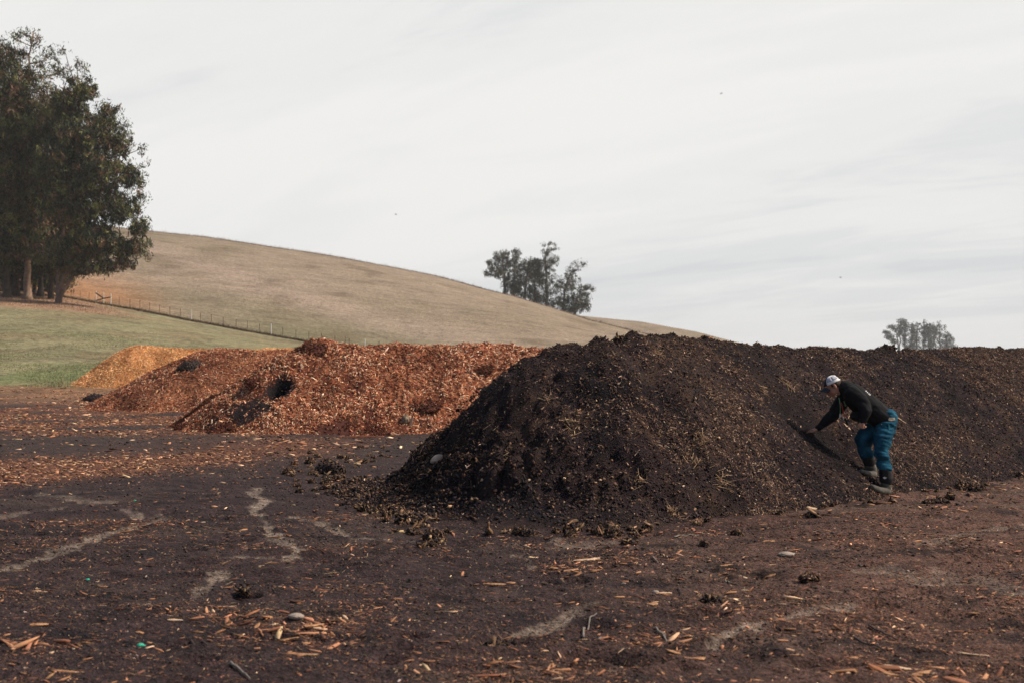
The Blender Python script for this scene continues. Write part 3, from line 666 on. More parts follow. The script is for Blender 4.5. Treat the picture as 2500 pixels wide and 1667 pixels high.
clod(240, 980, 1.05, .42, 'long dark fibrous lump lying left of the middle wood chip heap', 'clod', 25, sy=.5, cat='lump', name='earth_lump', rough=.2)
rr_ = np.random.default_rng(8); k = 30
# many unnamed lumps packed along the left toe and the front of the compost, all alike
for i in range(170):
    t = rr_.random()
    if i < 110: px = rr_.uniform(700, 1080); py = np.interp(px, [730, 800, 900, 1000, 1080], [1150, 1165, 1225, 1275, 1298]) + rr_.normal() * 24 - 8
    elif i < 130: px = rr_.uniform(830, 960); py = np.interp(px, [830, 960], [1132, 1105]) + rr_.normal() * 9
    else: px = rr_.uniform(1080, 2500); py = np.interp(px, [1080, 1300, 1600, 1900, 2200, 2500], [1300, 1306, 1294, 1262, 1226, 1172]) + abs(rr_.normal()) * 9 - 8
    s_ = float(np.clip(np.exp(rr_.normal() * .5) * .068, .03, .17))
    left = px < 1080
    clod(px, py, s_, s_ * .7, 'one of many alike brown black clods crowding the left foot of the heap' if left else 'one of many alike small clods strung along the front toe of the heap',
         'clod_brown' if rr_.random() < .4 else 'clod', 50 + i, group='clods crowding the left foot' if left else 'clods along the front toe')
# lumps along the top edge of the windrow
for i, (px, lab, sx) in enumerate(((1512, 'ragged dark clod at the highest point of the heap crest', .16), (1722, 'low black clod on the crest right of the peak', .22), (1742, 'pointed dark clod sticking up from the crest', .13),
                           (2165, 'blocky dark clod on the crest just left of the distant grove', .24), (2440, 'small dark clod on the crest near the right edge', .16), (1640, 'brown clod on the crest between the peak and the pointed clod', .11), (1850, 'dark clod on the crest above and left of the man', .16))):
    X0 = np.linspace(0, 24, 800); xs = 1.281 + cdir[0] * X0; ys = 17.137 + cdir[1] * X0; kx = np.argmin(np.abs(HX + F * xs / ys - px))
    clod(0, 0, sx, sx * .7, lab, 'clod_brown' if i == 5 else 'clod', 200 + i, pos=(xs[kx], ys[kx]), group='clods on the compost crest', sink=.62)
# red bark fibre clumps on the chip piles
for i, (p, px, py, sx, sz, lab) in enumerate(((front, 762, 856, .62, .20, 'red brown clump of bark fibre on the top of the near heap'), 
        (middle, 462, 897, .62, .30, 'dark clump of fibre on the left shoulder of the middle heap'),
        (front, 1035, 998, .60, .18, 'dark red clump of bark fibre above the pale board'), (front, 810, 1056, .9, .15, 'long red brown mat of bark fibre at the front foot of the near heap'),
        (front, 560, 1050, .55, .16, 'red brown mat of bark fibre at the left front foot of the near heap'), (front, 910, 1054, .6, .12, 'low red mat of bark fibre left of the concrete chunk'), (front, 1180, 900, .45, .14, 'red clump of bark fibre on the near heap beside the compost edge'),
        (front, 625, 938, .40, .2, 'dark red clump of bark fibre left of the black hollow'), (front, 450, 1046, .4, .14, 'small rusty mat of bark fibre at the left tip of the near heap'))):
    x, y = on_pile(p, px, py)
    clod(0, 0, sx * 1.15, sz * (.7 if i in (0, 1) else .4), lab, 'fibre' if i != 1 else 'clod', 230 + i, pos=(x, y), cat='bark clump', name='bark_clump', group='bark fibre clumps', rough=.4, sink=.42)
# pale stone on the compost flank, concrete chunk and board on the chips
def frame_on(x, y, p=None):
    if p is None: return Vector(tnormal(np.array([x]), np.array([y]))[0])
    return Vector(p.normal(np.array([x]), np.array([y]))[0])
x, y = on_pile(compost, 1066, 1125)
o = clod(0, 0, .17, .07, 'pale oval stone on the left flank of the compost heap', 'stone', 260, pos=(x, y), cat='stone', name='stone', rough=.06, sy=.10); o.rotation_euler = (.5, -.5, .6)
x, y = on_pile(front, 990, 1032)
clod(0, 0, .15, .22, 'rough grey chunk of concrete leaning in the near wood chips', 'concrete', 261, pos=(x, y), cat='concrete chunk', name='concrete_chunk', rough=.25, sy=.15, sink=.3)
clod(1918, 1360, .14, .05, 'pale pinkish flat stone on the soil below the man', 'stone', 262, cat='stone', name='stone', rough=.15)
clod(724, 1527, .10, .04, 'whitish flat stone among the splinters in the left foreground', 'stone', 263, cat='stone', name='stone', rough=.12)
clod(945 + 655, 1450, .05, .03, 'tiny white pebble among chips in the middle foreground', 'stone', 264, cat='stone', name='stone', rough=.1)
for i, (px, py, s_, lab) in enumerate(((345, 1586, .045, 'bright green scrap of plastic in the lower left foreground'), (216, 1414, .03, 'small green scrap of plastic on the left soil'), (1058, 1306, .04, 'green scrap of plastic behind the lone brown clod'), (330, 1226, .03, 'tiny green scrap of plastic on the soil by the orange chip drift'))):
    clod(px, py, s_, s_ * .6, lab, 'plastic', 270 + i, cat='plastic scrap', name='plastic_scrap', rough=.35, group='green plastic scraps')
def chip_obj(px, py, L_, W_, yaw, label, mat='wood', pos=None, p=None, tilt=0, cat='wood chip', name='wood_chip', H_=None, seed=0, group=None):
    x, y = pos or G(px, py); L_ *= .86; bm = bmesh.new(); r_ = random.Random(seed + int(px)); H_ = H_ or W_ * .3
    prof = [(-.5, .25, .5), (-.32, .75, .9), (-.05, 1, 1), (.25, .9, .8), (.42, .6, .7), (.5, .2, .4)]; rings = []
    bend = r_.uniform(-.13, .13)
    for t, a, b in prof:
        a *= r_.uniform(.6, 1.25); ring = []
        for k in range(8):
            an = k / 8 * 2 * math.pi; c = math.copysign(abs(math.cos(an)) ** .6, math.cos(an)); s_ = math.copysign(abs(math.sin(an)) ** .6, math.sin(an))
            ring.append(bm.verts.new((t * L_, c * a * W_ / 2 + bend * L_ * (4 * t * t) + r_.uniform(-.10, .10) * W_, s_ * b * H_ / 2 + r_.uniform(-.08, .08) * H_ + abs(bend) * L_ * t * t)))
        rings.append(ring)
    for a, b in zip(rings[:-1], rings[1:]):
        for k in range(8): bm.faces.new((a[k], a[(k + 1) % 8], b[(k + 1) % 8], b[k]))
    bm.faces.new(rings[0][::-1]); bm.faces.new(rings[-1])
    me = bpy.data.meshes.new(name); bm.to_mesh(me); bm.free(); me.materials.append(M[mat])
    o = link(name, me); nz = frame_on(x, y, p); xa = Vector((math.cos(yaw), math.sin(yaw), 0)); xa = (xa - nz * xa.dot(nz)).normalized()
    xa = (xa + nz * tilt).normalized(); ya = nz.cross(xa).normalized(); za = xa.cross(ya)
    o.matrix_world = Matrix.Translation(Vector((x, y, surf_z(x, y))) + nz * (H_ * .2 + abs(tilt) * L_ * .25)) @ Matrix((xa, ya, za)).transposed().to_4x4()
    return tag(o, label, cat, group)
x, y = on_pile(front, 1004, 1022)
chip_obj(1, 1, .25, .068, 1.5, 'pale upright pointed board stuck in the near wood chips', 'wood_pale', pos=(x, y - .12), p=front, tilt=1.3, cat='board', name='board', H_=.02)
x, y = on_pile(front, 1040, 848); chip_obj(2, 1, .34, .07, .35, 'pale long wood slab lying on the crest of the near heap', 'wood_pale', pos=(x, y), p=front, tilt=.1)
x, y = on_pile(compost, 2068, 1044); chip_obj(3, 1, .145, .028, -.85, 'pale flat splinter on the heap below the hanging lanyard', 'wood_pale', pos=(x, y), p=compost)
x, y = on_pile(compost, 2200, 1029); chip_obj(4, 1, .17, .022, -.35, 'pale stick on the heap just behind the belt of the man', 'wood_pale', pos=(x, y), p=compost)
x, y = on_pile(compost, 1410, 1005); chip_obj(5, 1, .13, .02, .8, 'pale splinter on the heap face left of centre', 'wood', pos=(x, y), p=compost)
GW = 'large chips on the yard'
for i, (px, py, L_, W_, yaw, lab, mt) in enumerate((
    (1432, 1371, .26, .055, .15, 'long pale flake of bark lying in front of the heap', 'wood_pale'), (1392, 1392, .17, .06, .6, 'broad orange chip in the drift below the long pale flake', 'wood'),
    (1208, 1428, .20, .045, -.1, 'flat orange chip left of the orange drift', 'wood'), (1252, 1418, .12, .05, .3, 'stubby orange chip right beside the flat orange chip', 'wood'),
    (1620, 1451, .13, .045, .15, 'pale cream chip lying by the thin dark root', 'wood_pale'), (1590, 1478, .18, .04, .45, 'orange splinter below the pale cream chip', 'wood'),
    (1545, 1480, .13, .03, .1, 'thin tan splinter left of the dark root', 'wood'), (1875, 1320, .20, .06, .7, 'broad orange chip on the soil in front of the man', 'wood'),
    (1810, 1403, .12, .035, .1, 'small cream chip right of centre', 'wood_pale'), (1880, 1404, .10, .035, -.1, 'small tan chip below the pinkish stone', 'wood'),
    (430, 1524, .11, .03, .15, 'pale cream chip in the left foreground', 'wood_pale'), (98, 1545, .13, .05, .5, 'orange almond shaped chip near the left edge', 'wood'),
    (345, 1550, .06, .035, -.3, 'stubby brown chip above the green scrap', 'wood'), (785, 1518, .14, .018, 0, 'straight pale stick left of the splinter drift in the foreground', 'wood_pale'),
    (632, 1381, .12, .014, 0, 'straight thin pale stick on the left soil', 'wood_pale'), (765, 1545, .20, .045, .95, 'long orange splinter pointing away in the left drift', 'wood'),
    (630, 1545, .12, .03, 1.5, 'upright orange splinter in the left drift', 'wood'), (700, 1575, .17, .04, .3, 'orange splinter in the lower part of the left drift', 'wood'), (740, 1606, .2, .035, .1, 'long tan splinter below the left drift', 'wood'),
    (305, 1303, .17, .03, .5, 'orange splinter at the end of the pale channel on the left', 'wood'), (172, 1650, .2, .03, .25, 'thin orange splinter near the bottom left corner', 'wood'),
    (1320, 1615, .16, .04, .8, 'forked tan splinter in the bottom centre', 'wood'), (1700, 1620, .19, .05, .7, 'orange flake below the dark sods', 'wood'), (1640, 1610, .12, .05, -.7, 'brown flake left of the orange flake', 'wood'),
    (2375, 1598, .2, .035, -.3, 'curved pale splinter near the right edge', 'wood_pale'), (2190, 1636, .17, .05, -.5, 'curled pale bark strip in the bottom right drift', 'wood_pale'), (2245, 1655, .17, .06, .7, 'broad tan bark strip in the bottom right drift', 'wood'),
    (2165, 1655, .18, .04, -1.1, 'dark edged bark strip at the bottom of the right drift', 'wood'), (2285, 1535, .06, .03, 1.5, 'small upright cream chip in the right foreground', 'wood_pale'), (1985, 1245, .17, .06, -.2, 'cream bark flake at the toe of the heap below the man', 'wood_pale'),
    (1860, 1280, .12, .035, .15, 'tan chip on the soil at the toe, left of the man', 'wood'), (1770, 1382, .14, .03, .5, 'orange chip between the drift and the pinkish stone', 'wood'), (1352, 1470, .12, .025, -.1, 'tan sliver in the middle foreground', 'wood'))):
    if (px, py) == (1985, 1245): xx, yy = on_pile(compost, px, py); o = chip_obj(px, py, L_, W_, yaw, lab, mt, pos=(xx, yy), p=compost, seed=i, group=GW)
    else: chip_obj(px, py, L_, W_, yaw, lab, mt, seed=i, tilt=random.uniform(-.08, .12), group=GW)
def tube_bm(bm, pts, rad, seg=6):
    pts = [Vector(p) for p in pts]; rings = []; up = Vector((.13, .2, 1)).normalized()
    for i, p in enumerate(pts):
        d = (pts[min(i + 1, len(pts) - 1)] - pts[max(i - 1, 0)]).normalized()
        a = d.cross(up)
        if a.length < .05: a = d.cross(Vector((1, 0, 0)))
        a.normalize(); b = d.cross(a); r_ = rad[i]
        rings.append([bm.verts.new(p + (a * math.cos(k / seg * 2 * math.pi) + b * math.sin(k / seg * 2 * math.pi)) * r_) for k in range(seg)])
    for a, b in zip(rings[:-1], rings[1:]):
        for k in range(seg): bm.faces.new((a[k], a[(k + 1) % seg], b[(k + 1) % seg], b[k]))
    bm.faces.new(rings[0][::-1]); bm.faces.new(rings[-1])
def stick(pxs, r0, label, mat, name='stick', cat='stick', fork=None, lift=.012):
    bm = bmesh.new()
    def wp(pp): x, y = G(*pp); return (x, y, surf_z(x, y) + lift)
    def dens(pp):
        o = []
        for a, b in zip(pp[:-1], pp[1:]):
            for k in range(4): o.append(tuple(a[i] + (b[i] - a[i]) * k / 4 for i in range(2)))
        return o + [pp[-1]]
    P = [wp(p) for p in dens(pxs)]; r0 *= .75; tube_bm(bm, P, [r0 * (1 - .6 * i / len(P)) for i in range(len(P))])
    if fork: P = [wp(p) for p in dens(fork)]; tube_bm(bm, P, [r0 * .6 * (1 - .5 * i / len(P)) for i in range(len(P))])
    me = bpy.data.meshes.new(name); bm.to_mesh(me); bm.free()
    for p in me.polygons: p.use_smooth = True
    me.materials.append(M[mat]); return tag(link(name, me), label, cat, 'sticks on the yard')
stick([(1645, 1314), (1668, 1308), (1706, 1306)], .011, 'grey curved stick lying just in front of the heap', 'twig')
stick([(1424, 1556), (1424, 1540), (1436, 1525), (1444, 1512), (1456, 1509)], .010, 'bent whitish twig with an orange end in the centre foreground', 'twig')
stick([(1600, 1532), (1612, 1548), (1626, 1560), (1630, 1568)], .010, 'short forked grey twig right of the bent whitish twig', 'twig', fork=[(1618, 1545), (1624, 1556)])
stick([(1655, 1443), (1668, 1462), (1682, 1480)], .007, 'thin dark root curving over the soil right of centre', 'twig_dark')
stick([(1770, 1413), (1776, 1422), (1783, 1428)], .009, 'short grey twig right of the thin dark root', 'twig')
stick([(1594, 1367), (1600, 1374), (1606, 1380)], .010, 'short pale twig behind the dark root', 'twig')
stick([(468, 1568), (492, 1578), (508, 1590)], .010, 'dark curved twig in the lower left foreground', 'twig_dark')
stick([(565, 1630), (590, 1645), (612, 1662)], .012, 'grey crooked twig at the bottom left of centre', 'twig')
stick([(1460, 1563), (1378 + 90, 1556)], .006, 'tiny grey twig stub beside the bent whitish twig', 'twig')
stick([(2120, 1528), (2150, 1538), (2185, 1552)], .010, 'dark straight root in the right foreground', 'twig_dark')
stick([(2082, 1548 + 5), (2125, 1575), (2160, 1590)], .010, 'long dark root below the straight one in the right foreground', 'twig_dark')

# ------------------------------------------------------------------ trees
def tz(x, y): return float(terrain(np.array([x]), np.array([y]))[0])
LEAFC = [(.045, .048, .024), (.085, .088, .034), (.18, .18, .062), (.19, .11, .060), (.030, .034, .024)]
def tree(name, base, stems, blobs, ncl, leafs, lsz, clr, label, cat, group, seed, bark=(.16, .11, .085), cols=LEAFC, wts=(3.6, 4.4, 2.2, 3.0, 2), lean=0, tr=.45, droop=1.3, cap=.55, twigs=True):
    """stems: list of [(x,y,z)...] trunk lines; blobs: (x,y,z,rx,ry,rz,weight) masses of foliage, all metres from the base."""
    g = np.random.default_rng(seed); t = empty(name, base); tag(t, label, cat, group); rnd = random.Random(seed)
    bm = bmesh.new(); paths = []
    for si, st in enumerate(stems):
        P = [Vector(p) for p in st]; Q = []
        for a, b in zip(P[:-1], P[1:]):
            for k in range(5): Q.append(a.lerp(b, k / 5) + Vector((rnd.gauss(0, 1), rnd.gauss(0, 1), 0)) * .02 * (b - a).length * (k > 0))
        Q.append(P[-1]); n = len(Q); r0 = tr if si == 0 else tr * .7
        rad = [max(r0 * (1 - .88 * i / n) * (1 + .8 * math.exp(-i * 1.6)), .05) for i in range(n)]
        tube_bm(bm, Q, rad, 8); paths.append((Q, rad))
    lv = []; lc = []; tw = []
    tot = sum(b[6] for b in blobs)
    for (bx, by, bz, rx, ry, rz, wgt) in blobs:
        c = Vector((bx, by, bz)); best = None
        for Q, rad in paths:                          # limb leaves a trunk below the mass
            for q, r_ in zip(Q[2:], rad[2:]):
                d = (q - c).length + max(0, q.z - (bz - rz * .6)) * 3
                if best is None or d < best[0]: best = (d, q, r_)
        q, r_ = best[1], best[2]; mid = q.lerp(c, .5) + Vector((0, 0, -.10 * (c - q).length)); 
        L0 = (c - q).length
        if L0 > .5:
            P = [q.lerp(mid, k / 3) .lerp(mid.lerp(c, k / 3), k / 3) + Vector((rnd.gauss(0, 1), rnd.gauss(0, 1), rnd.gauss(0, 1))) * .03 * L0 * (0 < k < 3) for k in range(4)]
            tube_bm(bm, P, [min(r_ * .8, tr * .5), min(r_ * .6, tr * .35), tr * .16, tr * .10], 5)
        n = max(3, int(ncl * wgt / tot))
        d = unit(g.normal(size=(n, 3))); rad = g.random(n) ** (1 / 2.4); cp_ = d * rad[:, None] * np.array([rx, ry, rz]) + np.array([bx, by, bz])
        for k in range(n):
            p = Vector(cp_[k]); cl = clr * math.exp(rnd.gauss(0, .3))
            if twigs and rnd.random() < .55:
                s_ = c.lerp(p, .15) + Vector((0, 0, -.2 * rz)); m_ = s_.lerp(p, .6) + Vector((rnd.gauss(0, .2), rnd.gauss(0, .2), -.1)) * cl
                tube_bm(bm, [s_, m_, p], [tr * .07, tr * .05, tr * .025], 3)
            m = max(4, int(leafs * math.exp(rnd.gauss(0, .35)))); dd = unit(g.normal(size=(m, 3))); dd[:, 2] = dd[:, 2] * .95 + .12
            lp = cp_[k] + dd * (g.random((m, 1)) ** .45) * cl * np.array([1, 1, 1.05]); lv.append(lp)
            cc = pal([cols[g.choice(len(cols), p=np.array(wts) / sum(wts))]], [1], m, g, .28); lc.append(cc)
    me = bpy.data.meshes.new('trunk'); bm.to_mesh(me); bm.free()
    a = me.color_attributes.new('Col', 'FLOAT_COLOR', 'POINT'); nv = len(me.vertices); co = np.zeros(nv * 3); me.vertices.foreach_get('co', co); co = co.reshape(-1, 3)
    bc = np.ones((nv, 4), np.float32); f = .75 + .5 * vn(co[:, 0] * 3 + co[:, 1] * 2, co[:, 2] * .6, seed); bc[:, :3] = np.array(bark)[None] * f[:, None]; a.data.foreach_set('color', bc.ravel())
    for p in me.polygons: p.use_smooth = True
    link('trunk', me, M['bark'], t)
    P = np.concatenate(lv); cc = np.concatenate(lc); m = len(P)
    ax = unit(g.normal(size=(m, 3)) + np.array([0, 0, -droop])); ay = unit(np.cross(ax, g.normal(size=(m, 3))))
    L_ = lsz * np.exp(g.normal(size=(m, 1)) * .3); W_ = L_ * .25
    V = np.stack([P - ax * L_ * .5, P + ay * W_ * .5, P + ax * L_ * .5, P - ay * W_ * .5], 1).reshape(-1, 3)
    Fc = np.arange(m * 4).reshape(-1, 4)
    link('crown', np_mesh('crown', V, Fc, 4, np.repeat(cc, 4, 0)), M['leaf'], t)
    return t
# -- left grove. pixel helper: metres relative to the base for a thing seen at that distance
GY = 190.
def gm(px, py, Y, b, dy=0): v = at(px, py, Y); return (v.x - b[0], v.y - b[1] + dy, v.z - b[2])
def grove_tree(bpx, Y, stems, blobs, grow=1.0, **kw):
    bx = (bpx - HX) / F * Y; bz = tz(bx, Y); b = (bx, Y, bz); s = F / Y
    S = [[(0, 0, -.3)] + [gm(px, py, Y, b, dy) for (px, py, dy) in st] for st in stems]
    B = [(*gm(px, py, Y, b, dy), rx / s * grow, ry / s * grow, rz / s * grow, rx * rz * (e_[0] if e_ else 1)) for (px, py, dy, rx, ry, rz, *e_) in blobs]
    return tree(base=b, stems=S, blobs=B, **kw)
GG = 'eucalyptus trees of the left grove'
grove_tree(66, 190, [[(66, 640, 0), (70, 540, 0), (58, 380, 0), (62, 200, 0), (75, 90, 0)]],
    [(60, 82, 0, 22, 24, 11, .5), (90, 100, 0, 16, 20, 16, .4), (36, 96, 0, 16, 20, 12, .4), (20, 160, 0, 38, 40, 45, .8), (52, 128, 0, 20, 30, 16, .5), (112, 145, 0, 18, 30, 18, .45), (140, 175, 0, 24, 30, 20, .5), (80, 170, 0, 22, 30, 26, .6), (60, 230, -1, 75, 60, 60), (20, 320, -2, 80, 60, 75), (110, 330, -2, 70, 60, 75), (60, 430, -2, 95, 60, 75), (50, 540, -1, 80, 60, 60), (20, 610, -1, 50, 50, 36), (100, 600, 0, 60, 60, 40)],
    name='eucalyptus_tree', ncl=1500, leafs=32, grow=1.06, lsz=.43, clr=.80, label='tallest eucalyptus of the left grove with a thick pale flared trunk', cat='tree', group=GG, seed=501, bark=(.27, .18, .13), tr=.52)
grove_tree(140, 186, [[(150, 690, 0), (190, 600, 0), (240, 480, 0), (262, 380, 0), (240, 280, 0)], [(160, 700, 0), (205, 640, 0), (280, 600, 0), (330, 590, 0)], [(136, 660, 1), (150, 520, 1), (175, 360, 1), (190, 230, 1)]],
    [(200, 215, 0, 34, 40, 34), (165, 260, 0, 45, 45, 45), (255, 290, 0, 30, 40, 34), (205, 340, -1, 70, 60, 55), (285, 350, 0, 34, 40, 40), (150, 400, -2, 60, 50, 60), (250, 430, -2, 65, 60, 60), (320, 430, 0, 28, 36, 32), (190, 500, -2, 80, 60, 55), (290, 510, -1, 55, 50, 40), (335, 555, 0, 22, 30, 26), (240, 590, -1, 75, 60, 45), (310, 610, 0, 45, 40, 26), (170, 620, 0, 55, 50, 40), (240, 655, 0, 45, 40, 16), (345, 480, 0, 14, 24, 18, .4), (190, 664, 0, 34, 30, 12, .7), (285, 640, 0, 44, 40, 14, .7)] + [(a, b_, 0, r_ * 1.35, r_ * 2, r_ * 1.35, .2) for a, b_, r_ in ((198, 172, 12), (184, 155, 10), (226, 228, 13), (258, 262, 12), (284, 268, 9), (300, 305, 13), (308, 330, 10), (296, 365, 15), (345, 362, 10), (357, 405, 11), (348, 438, 12), (340, 508, 10), (358, 542, 11), (352, 600, 16), (355, 624, 12), (310, 640, 18), (282, 400, 24), (300, 470, 24), (225, 545, 36), (120, 460, 40), (215, 280, 24), (240, 330, 30), (150, 180, 18), (135, 140, 12), (156, 125, 6))],
    name='eucalyptus_tree', ncl=3000, leafs=26, grow=1.0, lsz=.43, clr=.62, label='leaning eucalyptus at the right edge of the left grove, branches spreading low over the fence', cat='tree', group=GG, seed=502, bark=(.20, .13, .10), tr=.36)
grove_tree(16, 192, [[(14, 620, 0), (8, 450, 0), (0, 250, 0), (-12, 120, 0)]],
    [(-15, 150, 0, 45, 40, 50), (-5, 260, 0, 60, 50, 60), (-20, 390, -1, 75, 60, 80), (5, 500, -1, 60, 50, 60), (-30, 580, 0, 60, 50, 50), (15, 640, 0, 34, 40, 22)],
    name='eucalyptus_tree', ncl=800, leafs=46, grow=1.12, lsz=.43, clr=1.15, label='eucalyptus with a dark slim trunk at the left edge of the picture', cat='tree', group=GG, seed=503, bark=(.10, .075, .06), tr=.45)
grove_tree(38, 197, [[(40, 600, 0), (36, 450, 0), (30, 300, 0)]],
    [(30, 330, 0, 60, 60, 70), (40, 450, 0, 70, 60, 70), (30, 560, 0, 60, 50, 60), (45, 640, 0, 40, 40, 26), (20, 672, 2, 30, 30, 16), (50, 668, 2, 24, 30, 14)],
    name='eucalyptus_tree', ncl=650, leafs=44, grow=1.15, lsz=.45, clr=1.2, label='dark eucalyptus standing just left of the thick pale trunk', cat='tree', group=GG, seed=504, bark=(.13, .09, .07), tr=.42)
grove_tree(98, 199, [[(100, 600, 0), (110, 450, 0), (125, 300, 0)]],
    [(125, 300, 0, 60, 60, 60), (130, 420, 0, 70, 60, 70), (110, 530, 0, 70, 50, 60), (120, 630, 0, 55, 40, 36), (100, 672, 2, 34, 30, 18), (118, 695, 3, 22, 24, 16)],
    name='eucalyptus_tree', ncl=700, leafs=44, grow=1.15, lsz=.45, clr=1.2, label='dark eucalyptus between the thick pale trunk and the leaning one', cat='tree', group=GG, seed=505, bark=(.09, .07, .06), tr=.38)
grove_tree(124, 195, [[(126, 620, 0), (135, 500, 0), (160, 400, 0)]],
    [(170, 420, 0, 60, 50, 60), (150, 540, 0, 60, 50, 60), (190, 610, 0, 60, 50, 36), (135, 655, 0, 34, 30, 22), (150, 680, 2, 20, 26, 14)],
    name='eucalyptus_tree', ncl=600, leafs=44, grow=1.15, lsz=.43, clr=1.1, label='slim dark eucalyptus close behind the leaning one', cat='tree', group=GG, seed=506, bark=(.08, .06, .055), tr=.3)
grove_tree(-70, 196, [[(-70, 600, 0), (-75, 400, 0), (-60, 200, 0)]],
    [(-60, 200, 0, 60, 60, 60), (-70, 340, 0, 80, 60, 90), (-70, 500, 0, 80, 60, 80), (-60, 610, 0, 60, 50, 40)],
    name='eucalyptus_tree', ncl=420, leafs=40, grow=1.2, lsz=.4, clr=1.3, label='eucalyptus mostly outside the left edge of the picture', cat='tree', group=GG, seed=507, bark=(.12, .09, .07), tr=.5)
for k_, (bp, Yk, top, lab) in enumerate(((4, 206, 480, 'thin dark eucalyptus trunk farthest left behind the grove'), (26, 209, 520, 'dark eucalyptus in the back row left of the pale trunk'), (52, 212, 500, 'back row eucalyptus hidden behind the pale trunk'), (84, 208, 520, 'back row eucalyptus just right of the pale trunk'), (112, 214, 540, 'back row eucalyptus left of the leaning one'), (148, 212, 590, 'short back row eucalyptus behind the leaning stems'))):
    grove_tree(bp, Yk, [[(bp + 2, 650, 0), (bp + 4, top, 0)]], [(bp + 4, top, 0, 50, 40, 50), (bp, 600, 0, 44, 40, 40), (bp + 2, 655, 0, 26, 30, 20), (bp + 8, 690, 0, 16, 20, 18)],
        name='eucalyptus_tree', ncl=240, leafs=36, lsz=.45, clr=1.1, grow=1.1, label=lab, cat='tree', group=GG, seed=580 + k_, bark=(.07, .055, .05), tr=.28)
# -- grove on the hill shoulder
MG = 'eucalyptus trees on the hill shoulder'
MC = [(.055, .062, .040), (.095, .102, .055), (.15, .155, .075), (.13, .095, .068), (.038, .044, .036)]
mid = [(1234, 722, [(1228, 650), (1222, 610)], [(1220, 628, 16, 12), (1205, 652, 12, 11), (1234, 645, 14, 16), (1195, 640, 8, 7), (1222, 668, 26, 14), (1240, 690, 10, 14), (1190, 668, 10, 6), (1235, 620, 8, 7)], 'slim leftmost tree of the hill grove with branches fanning out to the left', 1),
       (1252, 730, [(1256, 670), (1260, 620)], [(1262, 617, 12, 8), (1256, 640, 16, 14), (1264, 665, 15, 14), (1250, 702, 22, 16), (1262, 690, 16, 18)], 'second tree from the left of the hill grove with an arched top tuft', 2),
       (1280, 736, [(1284, 680), (1296, 640)], [(1294, 640, 18, 9), (1286, 655, 18, 14), (1288, 685, 18, 20), (1276, 715, 20, 16), (1300, 670, 16, 14)], 'bushy dark tree in the left half of the hill grove', 3),
       (1306, 742, [(1305, 690), (1310, 650)], [(1308, 642, 14, 10), (1305, 662, 16, 14), (1316, 680, 14, 14), (1300, 710, 12, 14), (1312, 728, 20, 14)], 'open tree with bare pale limbs left of the tallest hill tree', 4),
       (1338, 750, [(1334, 690), (1332, 630), (1338, 598)], [(1342, 597, 16, 4), (1352, 609, 14, 4), (1334, 618, 12, 9), (1342, 632, 18, 10), (1332, 650, 18, 14), (1336, 672, 20, 18), (1332, 700, 16, 18), (1336, 730, 20, 22), (1354, 642, 10, 6)], 'tallest slender tree in the middle of the hill grove', 5),
       (1372, 762, [(1378, 710), (1392, 670), (1404, 650)], [(1354, 742, 12, 12), (1358, 705, 10, 14), (1362, 725, 8, 10), (1412, 646, 18, 5), (1398, 660, 20, 8), (1388, 680, 24, 12), (1376, 698, 26, 14), (1400, 700, 18, 16), (1372, 740, 18, 20), (1390, 725, 16, 18)], 'broad tree with a swept flat top right of the tallest hill tree', 6),
       (1402, 770, [(1408, 730), (1425, 705)], [(1430, 703, 16, 6), (1445, 706, 8, 5), (1424, 720, 18, 12), (1410, 745, 26, 18), (1388, 762, 12, 8), (1428, 745, 14, 14), (1392, 755, 18, 12)], 'lowest rightmost bushy tree of the hill grove leaning down the slope', 7)]
for (bpx, bpy_, st, bl, lab, sd_) in mid:
    Y = 404.
    bx = (bpx - HX) / F * Y; Y2 = Y
    grove_tree(bpx, Y2, [[(a, b_, 0) for a, b_ in st]], [(a, b_, 0, rx, rx, rz) for a, b_, rx, rz in bl], name='hill_tree', ncl=330, leafs=19, lsz=.48, clr=.66, grow=1.2, label=lab, cat='tree', group=MG, seed=520 + sd_, bark=(.17, .14, .12), cols=MC, tr=.42)
